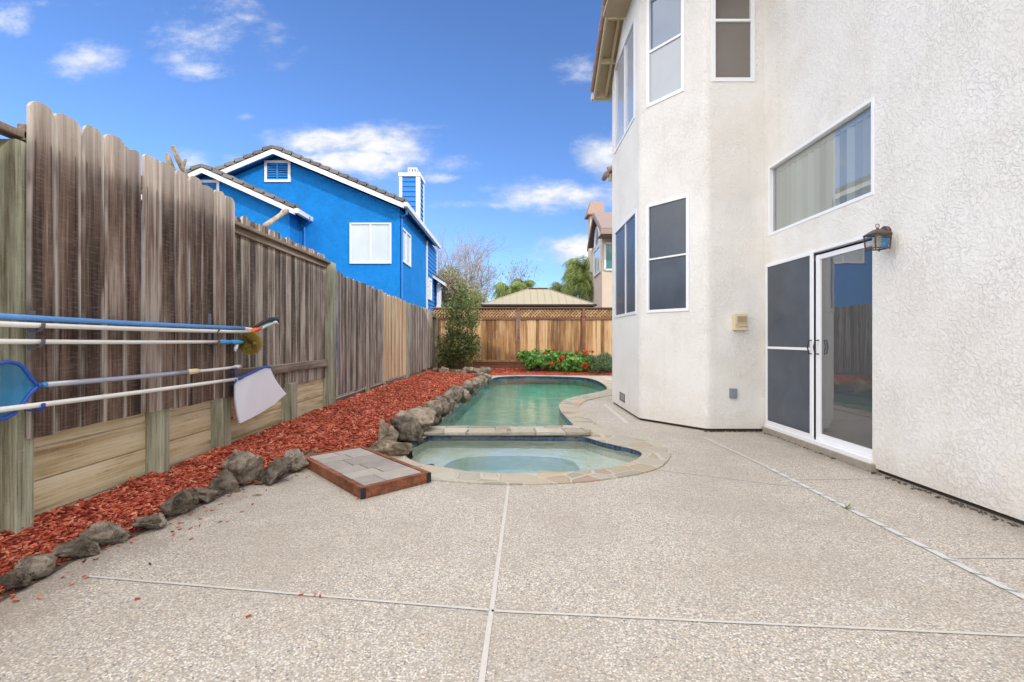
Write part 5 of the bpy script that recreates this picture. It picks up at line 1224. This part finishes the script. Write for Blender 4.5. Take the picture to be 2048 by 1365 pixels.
nwin([(xp(1210, 24.47), 24.47, zp(540, 24.47)), (xp(1245, 24.47), 24.47, zp(540, 24.47)), (xp(1245, 24.47), 24.47, zp(487, 24.47)), (xp(1210, 24.47), 24.47, zp(487, 24.47))], 'front window with teal blind', M_TEALGLASS)
m = MB(); cy_, cz_ = 25.75, zp(497, 25.75) + .12; pts = [(xs_, cy_ + .75 * math.cos(a), cz_ + 1.0 * math.sin(a)) for a in [math.pi * k / 12 for k in range(13)]]
g = MB(); g.add(pts, [tuple(range(13))[::-1]])
m.tube(pts + [pts[0]], .05, 6); o = m.build('arched_window', M_WHITE, nh_); g.build('glass', M_HOUSEGLASS, o)
Yk = 29.0; zc0 = zp(428, Yk); m = MB(); m.box((xp(1182, Yk), Yk + .3, 5), (xp(1206, Yk), Yk + 1.1, zc0 + .02)); ck = m.build('chimney', M_STUCCO_N, nh_)
m = MB(); B_ = [(xp(1175, Yk), Yk, zc0 + .05), (xp(1210, Yk), Yk, zc0 + .05), (xp(1210, Yk), Yk + 1.3, zc0 + .05), (xp(1175, Yk), Yk + 1.3, zc0 + .05)]; T_ = [(xp(1183, Yk), Yk + .3, zp(401, Yk)), (xp(1207, Yk), Yk + .3, zp(401, Yk)), (xp(1207, Yk), Yk + 1.0, zp(401, Yk)), (xp(1183, Yk), Yk + 1.0, zp(401, Yk))]
lo = [(a, b, c - .08) for a, b, c in B_]
m.add(B_ + T_ + lo, [(0,1,5,4),(1,2,6,5),(2,3,7,6),(3,0,4,7),(4,5,6,7),(8,9,1,0),(9,10,2,1),(10,11,3,2),(11,8,0,3),(11,10,9,8)]); m.build('chimney_cap', M_COPPER, ck)

# ------------------------------------------------------------------ gazebo
gz_ = thing('gazebo', (1, 20.5, 0), 'tan metal hip roof gazebo standing beyond the back fence', 'gazebo')
Ye = 19.3; gx0, gx1 = xp(963, Ye), xp(1192, Ye); gzE = zp(609, Ye); dpt = 3.9; Yr = Ye + dpt/2
rx0, rx1 = xp(1056, Yr), xp(1094, Yr); rz = zp(580, Yr); m = MB()
E = [(gx0, Ye, gzE), (gx1, Ye, gzE), (gx1, Ye + dpt, gzE), (gx0, Ye + dpt, gzE)]; T = [(rx0, Yr - .35, rz), (rx1, Yr - .35, rz), (rx1, Yr + .35, rz), (rx0, Yr + .35, rz)]
m.add(E + T, [(0,1,5,4),(1,2,6,5),(2,3,7,6),(3,0,4,7),(4,5,6,7)]); 
m.build('roof', M_FELT, gz_)
sm = MB()
for k in range(1, 16):
    t = k / 16; a = Vector(E[0]).lerp(Vector(E[1]), t); tt = min(1, max(0, (a.x - rx0) / (rx1 - rx0)));
    if a.x < rx0: f_ = (a.x - gx0) / (rx0 - gx0)
    elif a.x > rx1: f_ = (gx1 - a.x) / (gx1 - rx1)
    else: f_ = 1
    b = Vector((a.x, Ye + (Yr - .35 - Ye) * f_, gzE + (rz - gzE) * f_)); sm.beam(a + Vector((0, 0, .008)), b + Vector((0, 0, .008)), .010, .010)
for k in range(4): sm.beam(Vector(E[k]) + Vector((0, 0, .012)), Vector(T[k]) + Vector((0, 0, .012)), .05, .03)
sm.build('roof_seams', M_FELT, gz_)
m = MB(); m.box((gx0 - .03, Ye - .05, gzE - .06), (gx1 + .03, Ye + .03, gzE)); m.box((gx0 - .03, Ye + .03, gzE - .06), (gx0 + .05, Ye + dpt, gzE)); m.box((gx1 - .05, Ye + .03, gzE - .06), (gx1 + .03, Ye + dpt, gzE)); m.build('eave_trim', M_DARKMETAL, gz_)
m = MB(); m.box((gx0 + .1, Ye + .08, gzE - .34), (gx1 - .12, Ye + .14, gzE - .065)); m.build('beam', M_GAZ, gz_)
for (x_, y_) in ((gx0 + .2, Ye + .2), (gx1 - .3, Ye + .2), (gx0 + .2, Ye + dpt - .3), (gx1 - .3, Ye + dpt - .3)): bx('post', (x_, y_, 0), (x_ + .12, y_ + .12, gzE - .06), M_GAZ, gz_)
m = MB(); m.prism([(rx0 - .02, Yr - .4, rz + .03), (rx1 + .02, Yr - .4, rz + .03), (rx1 + .02, Yr + .4, rz + .03), (rx0 - .02, Yr + .4, rz + .03)], (0, 0, .025)); m.build('roof_vent', M_TAUPE, gz_)

# ------------------------------------------------------------------ plants
def leaf(mb, p, d_, size, wd, bend=.25, n=None):
    d_ = d_.normalized(); s = d_.cross(Vector((rnd.gauss(0, 1), rnd.gauss(0, 1), rnd.gauss(0, 1)))).normalized(); up = s.cross(d_)
    mid = p + d_ * size * .5 + up * size * bend * .4
    mb.add([p, mid - s * wd, p + d_ * size, mid + s * wd], [(0, 1, 2), (0, 2, 3)])
def disc(mb, p, nrm_, r_, n=7):
    nrm_ = nrm_.normalized(); a = nrm_.cross(Vector((rnd.random(), rnd.random(), rnd.random() + .1))).normalized(); b = nrm_.cross(a)
    mb.add([p - nrm_ * r_ * .15] + [p + (a * math.cos(t) + b * math.sin(t)) * r_ * rnd.uniform(.85, 1.1) for t in [2*math.pi*k/n for k in range(n)]], [(0, 1 + k, 1 + (k+1) % n) for k in range(n)])
def in_blob(c, r_):
    while True:
        v_ = Vector((rnd.uniform(-1, 1), rnd.uniform(-1, 1), rnd.uniform(-1, 1)))
        if v_.length < 1:
            v_ = v_.normalized() * v_.length ** .45; return Vector((c[0] + v_.x * r_[0], c[1] + v_.y * r_[1], c[2] + v_.z * r_[2])), v_
# tall rose-like shrub
YS = 16.6
sh = thing('tall_shrub', (-1.9, YS, .15), 'tall leafy shrub growing in the corner of cedar and old fences', 'shrub')
m = MB(); tw = MB()
clumps = [(905, 712, 24, 26), (930, 712, 24, 24), (895, 690, 16, 22), (922, 690, 26, 24), (944, 695, 14, 18), (912, 668, 18, 14), (938, 672, 16, 14), (910, 645, 16, 14), (930, 640, 20, 16), (946, 632, 10, 10), (902, 622, 14, 14), (924, 616, 18, 14), (915, 598, 14, 12), (930, 594, 9, 10), (923, 578, 6, 12), (890, 722, 12, 14), (948, 650, 8, 7), (940, 610, 8, 8)]
for (px, py, rx_, ry_) in clumps:
    c = Vector((xp(px, YS), YS - rnd.uniform(0, .4), zp(py, YS))); k = YS / F
    sub_c = [in_blob(c, (rx_*k, .38, ry_*k))[0] for _ in range(16)]
    base = Vector((-1.85 + rnd.uniform(-.2, .2), YS, .15)); tw.tube([base, base.lerp(c, .5) + Vector((rnd.uniform(-.1, .1), 0, .05)), c], [.02, .014, .006], 5)
    for sc2 in sub_c:
        tw.tube([c, sc2], [.006, .003], 4)
        for _ in range(int(28 * (rx_ * ry_) / 400) + 8):
            q, v_ = in_blob(sc2, (.14, .14, .12)); leaf(m, q, v_ + Vector((0, 0, -.2)), rnd.uniform(.05, .10), rnd.uniform(.016, .032))
tw.build('stems', M_TWIG, sh); m.build('foliage', M_LEAF_ROSE, sh)
def bush(nm, lab, boxes, Y, leafm, discs, n, cat, size, flowers=(), twn=60, dep=.45, flowm=None):
    t = thing(nm, (xp(boxes[0][0], Y), Y, .1), lab, cat); m = MB(); tw = MB(); fl = MB()
    for (px, py, rx_, ry_) in boxes:
        c = Vector((xp(px, Y), Y + rnd.uniform(-.1, .1), zp(py, Y))); k = Y / F
        subs = [in_blob(c, (rx_*k, dep, ry_*k)) for _ in range(20)]
        for ii in range(n):
            sc3, sv_ = subs[ii % 20]; q, v_ = in_blob(sc3, (.15, .15, .11)); v_ = (v_ * .6 + sv_).normalized()
            if q.z < .10: continue
            nn_ = v_ + Vector((rnd.gauss(0, .5), rnd.gauss(0, .5) - .35, rnd.gauss(0, .5) + .5))
            if discs: disc(m, q, nn_, rnd.uniform(.5, 1.15) * size)
            else: leaf(m, q, nn_, size * rnd.uniform(.7, 1.2), size * .18)
        for _ in range(twn // 4):
            q, v_ = in_blob(c, (rx_*k*.9, dep * .9, ry_*k*.8)); b = Vector((c.x + rnd.uniform(-.5, .5) * rx_ * k, Y + rnd.uniform(-.2, .2), .08)); tw.tube([b, b.lerp(q, .5) + Vector((rnd.uniform(-.05, .05), 0, .03)), q], [.008, .006, .004], 4)
    for (px, py, r_) in flowers:
        c = Vector((xp(px, Y - dep), Y - dep * 1.02, zp(py, Y - dep)))
        tw.tube([c + Vector((.02, .2, -.25)), c], [.005, .004], 4)
        for _ in range(46):
            q, v_ = in_blob(c, (r_, r_, r_ * .8)); disc(fl, q, v_, .020, 5)
    tw.build('stems', M_TWIG, t); m.build('foliage', leafm, t)
    if flowers: fl.build('blossoms', flowm or M_PETAL, t)
    return t
YG_ = 16.55
bush('geranium_bush', 'bright green geranium bush with bare woody base before the cedar fence', [(1060, 713, 22, 13), (1078, 716, 24, 12), (1098, 716, 18, 14), (1070, 724, 28, 10)], YG_, M_LEAF_GER, True, 560, 'bush', .055, [(1107, 700, .05), (1092, 706, .04)], 150)
bush('geranium_bush', 'bright green geranium bush covered in red flowers between the other bushes', [(1120, 728, 24, 19), (1140, 725, 22, 20), (1160, 722, 22, 17), (1150, 735, 34, 12), (1172, 728, 18, 18)], YG_ - .15, M_LEAF_GER, True, 620, 'bush', .05,
     [(1124, 715, .09), (1174, 704, .14), (1168, 706, .08), (1154, 704, .06), (1103, 728, .08), (1118, 723, .06), (1173, 735, .09), (1172, 728, .07), (1185, 704, .05), (1163, 734, .06)], 80)
bush('grey_green_bush', 'rounded grey green bush at the end of the flower bed by the bay', [(1195, 728, 30, 20), (1182, 735, 20, 14), (1208, 736, 18, 14)], YG_ - .2, M_LEAF_GREY, False, 3200, 'bush', .08, (), 40, dep=.5)
m = MB()
for k in range(8): leaf(m, gp(1693 + rnd.uniform(-3, 3), 1018), Vector((rnd.uniform(-1, 1), rnd.uniform(-1, 1), .6)), rnd.uniform(.03, .06), .006)
tag(m.build('weed', M_LEAF_TREE), 'tiny green weed growing from the drain strip in the patio', 'weed')
def dead_leaf(px, py, lab):
    g = gp(px, py); m = MB(); L = .05
    m.add([g + Vector((-L, 0, .004)), g + Vector((0, -.012, .012)), g + Vector((L, .004, .006)), g + Vector((0, .014, .010))], [(0, 1, 2), (0, 2, 3)]); tag(m.build('fallen_leaf', M_LEAF_TREE), lab, 'leaf')
dead_leaf(240, 1087, 'pale green fallen leaf lying in front of the long low rock'); dead_leaf(515, 992, 'yellow green fallen leaf on the patio near the paver platform')

# bare trees
def bare_tree(px, Y, ztop, lab, spread, seed, thick=.16, levels=7, fork=(), leaves=0):
    r3 = random.Random(seed); X = xp(px, Y); t = thing('bare_tree', (X, Y, 0), lab, 'tree', 'leafless trees beyond the back fence'); tr = MB(); br = MB(); lv = MB()
    H = ztop
    def grow(p, d_, L, r_, lev):
        segs = 3; pts = [p]; q = p.copy(); dd = d_.copy()
        for s_ in range(segs):
            dd = (dd + Vector((r3.gauss(0, .13), r3.gauss(0, .13), r3.gauss(.03, .07)))).normalized(); q = q + dd * L / segs; pts.append(q.copy())
        (tr if lev == 0 else br).tube(pts, [r_, r_ * .9, r_ * .8, r_ * .68], 6 if lev < 2 else 3, cap=False)
        if lev >= levels: 
            if leaves and r3.random() < leaves: leaf(lv, q, dd, .12, .04)
            return
        n = 3 if lev < 3 else (3 if r3.random() < .55 else 2)
        for k in range(n):
            a = r3.uniform(0, 6.28); ang = r3.uniform(.25, .62) * spread
            s = dd.cross(Vector((math.cos(a), math.sin(a), .3))).normalized(); nd = (dd * math.cos(ang) + s * math.sin(ang)).normalized()
            grow(pts[-1] if k else pts[-1], nd, L * r3.uniform(.66, .86), r_ * r3.uniform(.5, .68), lev + 1)
        if lev > 0:
            for k in (1, 2):
                if r3.random() < .5:
                    a = r3.uniform(0, 6.28); s = dd.cross(Vector((math.cos(a), math.sin(a), .3))).normalized(); grow(pts[k], (dd * .6 + s).normalized(), L * .5, r_ * .35, max(lev + 2, 3))
    grow(Vector((X, Y, 0)), Vector((r3.uniform(-.04, .04), 0, 1)), H * .34, thick, 0)
    tr.build('trunk', M_BARKL, t); br.build('branches', M_BARKL, t)
    if leaves: lv.build('leaves', M_LEAF_TREE, t)
bare_tree(955, 33, 6.3, 'bare branching tree nearest the shrub, beside the taller bare tree', 1.25, 3, .15)
bare_tree(981, 34, 7.2, 'tallest bare tree rising behind the gazebo roof', 1.3, 11, .17)
bare_tree(1003, 36, 6.0, 'lower bare tree just behind the sloping end of the gazebo', 1.15, 5, .13, leaves=.25)
# twiggy tan-green tree beside the porch
def crown_tree(nm, lab, boxes, Y, leafm, n, size, cat='tree', twm=M_BARK):
    cx = xp(boxes[0][0], Y); t = thing(nm, (cx, Y, 0), lab, cat); m = MB(); tw = MB(); tw.tube([(cx, Y, 0), (cx + .1, Y, 1.5), (cx, Y, zp(boxes[0][1], Y))], [.14, .1, .05], 7)
    for (px, py, rx_, ry_) in boxes:
        c = Vector((xp(px, Y), Y + rnd.uniform(-.4, .4), zp(py, Y))); k = Y / F; tw.tube([(cx, Y, 1.5), c], [.05, .02], 5)
        for _ in range(14):
            sc2, _v = in_blob(c, (rx_*k, 1.0, ry_*k)); tw.tube([c, sc2], [.02, .008], 4)
            for _ in range(n // 14): q, v_ = in_blob(sc2, (.42, .42, .36)); leaf(m, q, v_ + Vector((0, 0, rnd.uniform(-.4, .4))), size * rnd.uniform(.6, 1.3), size * .16)
    tw.build('trunk', twm, t); m.build('crown', leafm, t); return t
crown_tree('twiggy_tree', 'dense twiggy tan tree between the porch and the tall shrub', [(905, 590, 18, 30), (890, 605, 16, 28), (918, 585, 16, 26), (930, 600, 16, 22), (897, 570, 12, 18), (945, 605, 12, 16)], 26, M_LEAF_DRY, 1100, .16)
crown_tree('leafy_tree', 'olive green tree top showing above the twiggy tan tree', [(898, 560, 12, 16), (880, 585, 10, 22), (935, 590, 12, 20)], 30, M_LEAF_TREE, 800, .16)
crown_tree('leafy_tree', 'low green tree between tan tree and gazebo eave', [(955, 608, 12, 14), (942, 600, 8, 14)], 24, M_LEAF_TREE, 500, .12)
# palms
def palm(px, Y, ptop, spread_px, lab, nf=22, droop=1.0):
    nf = int(nf * 1.8)
    X = xp(px, Y); zt = zp(ptop, Y) ; t = thing('queen_palm', (X, Y, 0), lab, 'palm tree', 'palms beyond the back fence'); tr = MB(); k = Y / F
    L0 = spread_px * k; hz0 = zt - L0 * .55; c = Vector((X, Y, hz0)); tr.tube([(X, Y, 0), (X + .05, Y, hz0 * .5), c], [.22, .18, .15], 9); tr.build('trunk', M_BARK, t); fr = MB()
    for f_ in range(nf):
        az = 2 * math.pi * f_ / nf + rnd.uniform(-.2, .2); el = rnd.uniform(.25, 1.35); h = Vector((math.cos(az), math.sin(az), 0)); q = c.copy(); pts = [q.copy()]; dd = h * math.cos(el) + Vector((0, 0, math.sin(el)))
        n = 12; L = L0 * rnd.uniform(.95, 1.25)
        for s_ in range(n): q = q + dd * L / n; pts.append(q.copy()); dd = (dd + Vector((0, 0, -.17 * droop * (1 + s_ / n)))).normalized()
        fr.tube(pts, [.02 - .0014 * i for i in range(n + 1)], 3, cap=False)
        for i in range(1, n + 1):
            tdir = (pts[i] - pts[i-1]).normalized(); side = tdir.cross(Vector((0, 0, 1))).normalized()
            for sg in (-1, 1):
                for jj in range(3):
                    p_ = pts[i-1].lerp(pts[i], jj / 3); ll = L0 * .42 * math.sin(math.pi * (i / n * .8 + .15)) + .1
                    d_ = (side * sg * .75 + tdir * .5 + Vector((0, 0, rnd.uniform(-1.0, .1)))).normalized(); e = p_ + d_ * ll + Vector((0, 0, -ll * .3)); w_ = tdir * .016
                    fr.add([p_ - w_, p_ + w_, e], [(0, 1, 2)])
    fr.build('fronds', M_LEAF_PALM, t)
palm(1020, 30, 562, 42, 'drooping palm top left above the gazebo roof'.replace(' left', ''), 20)
palm(1047, 34, 558, 30, 'small palm crown peeking over the gazebo ridge', 18)
palm(1122, 31, 566, 44, 'low palm crown over the sloping gazebo roof nearest the beige house', 20)
palm(1166, 30, 516, 48, 'tallest palm against the beige house wall', 28)
palm(1162, 28, 548, 50, 'lower palm fronds in front of the tallest palm', 24)
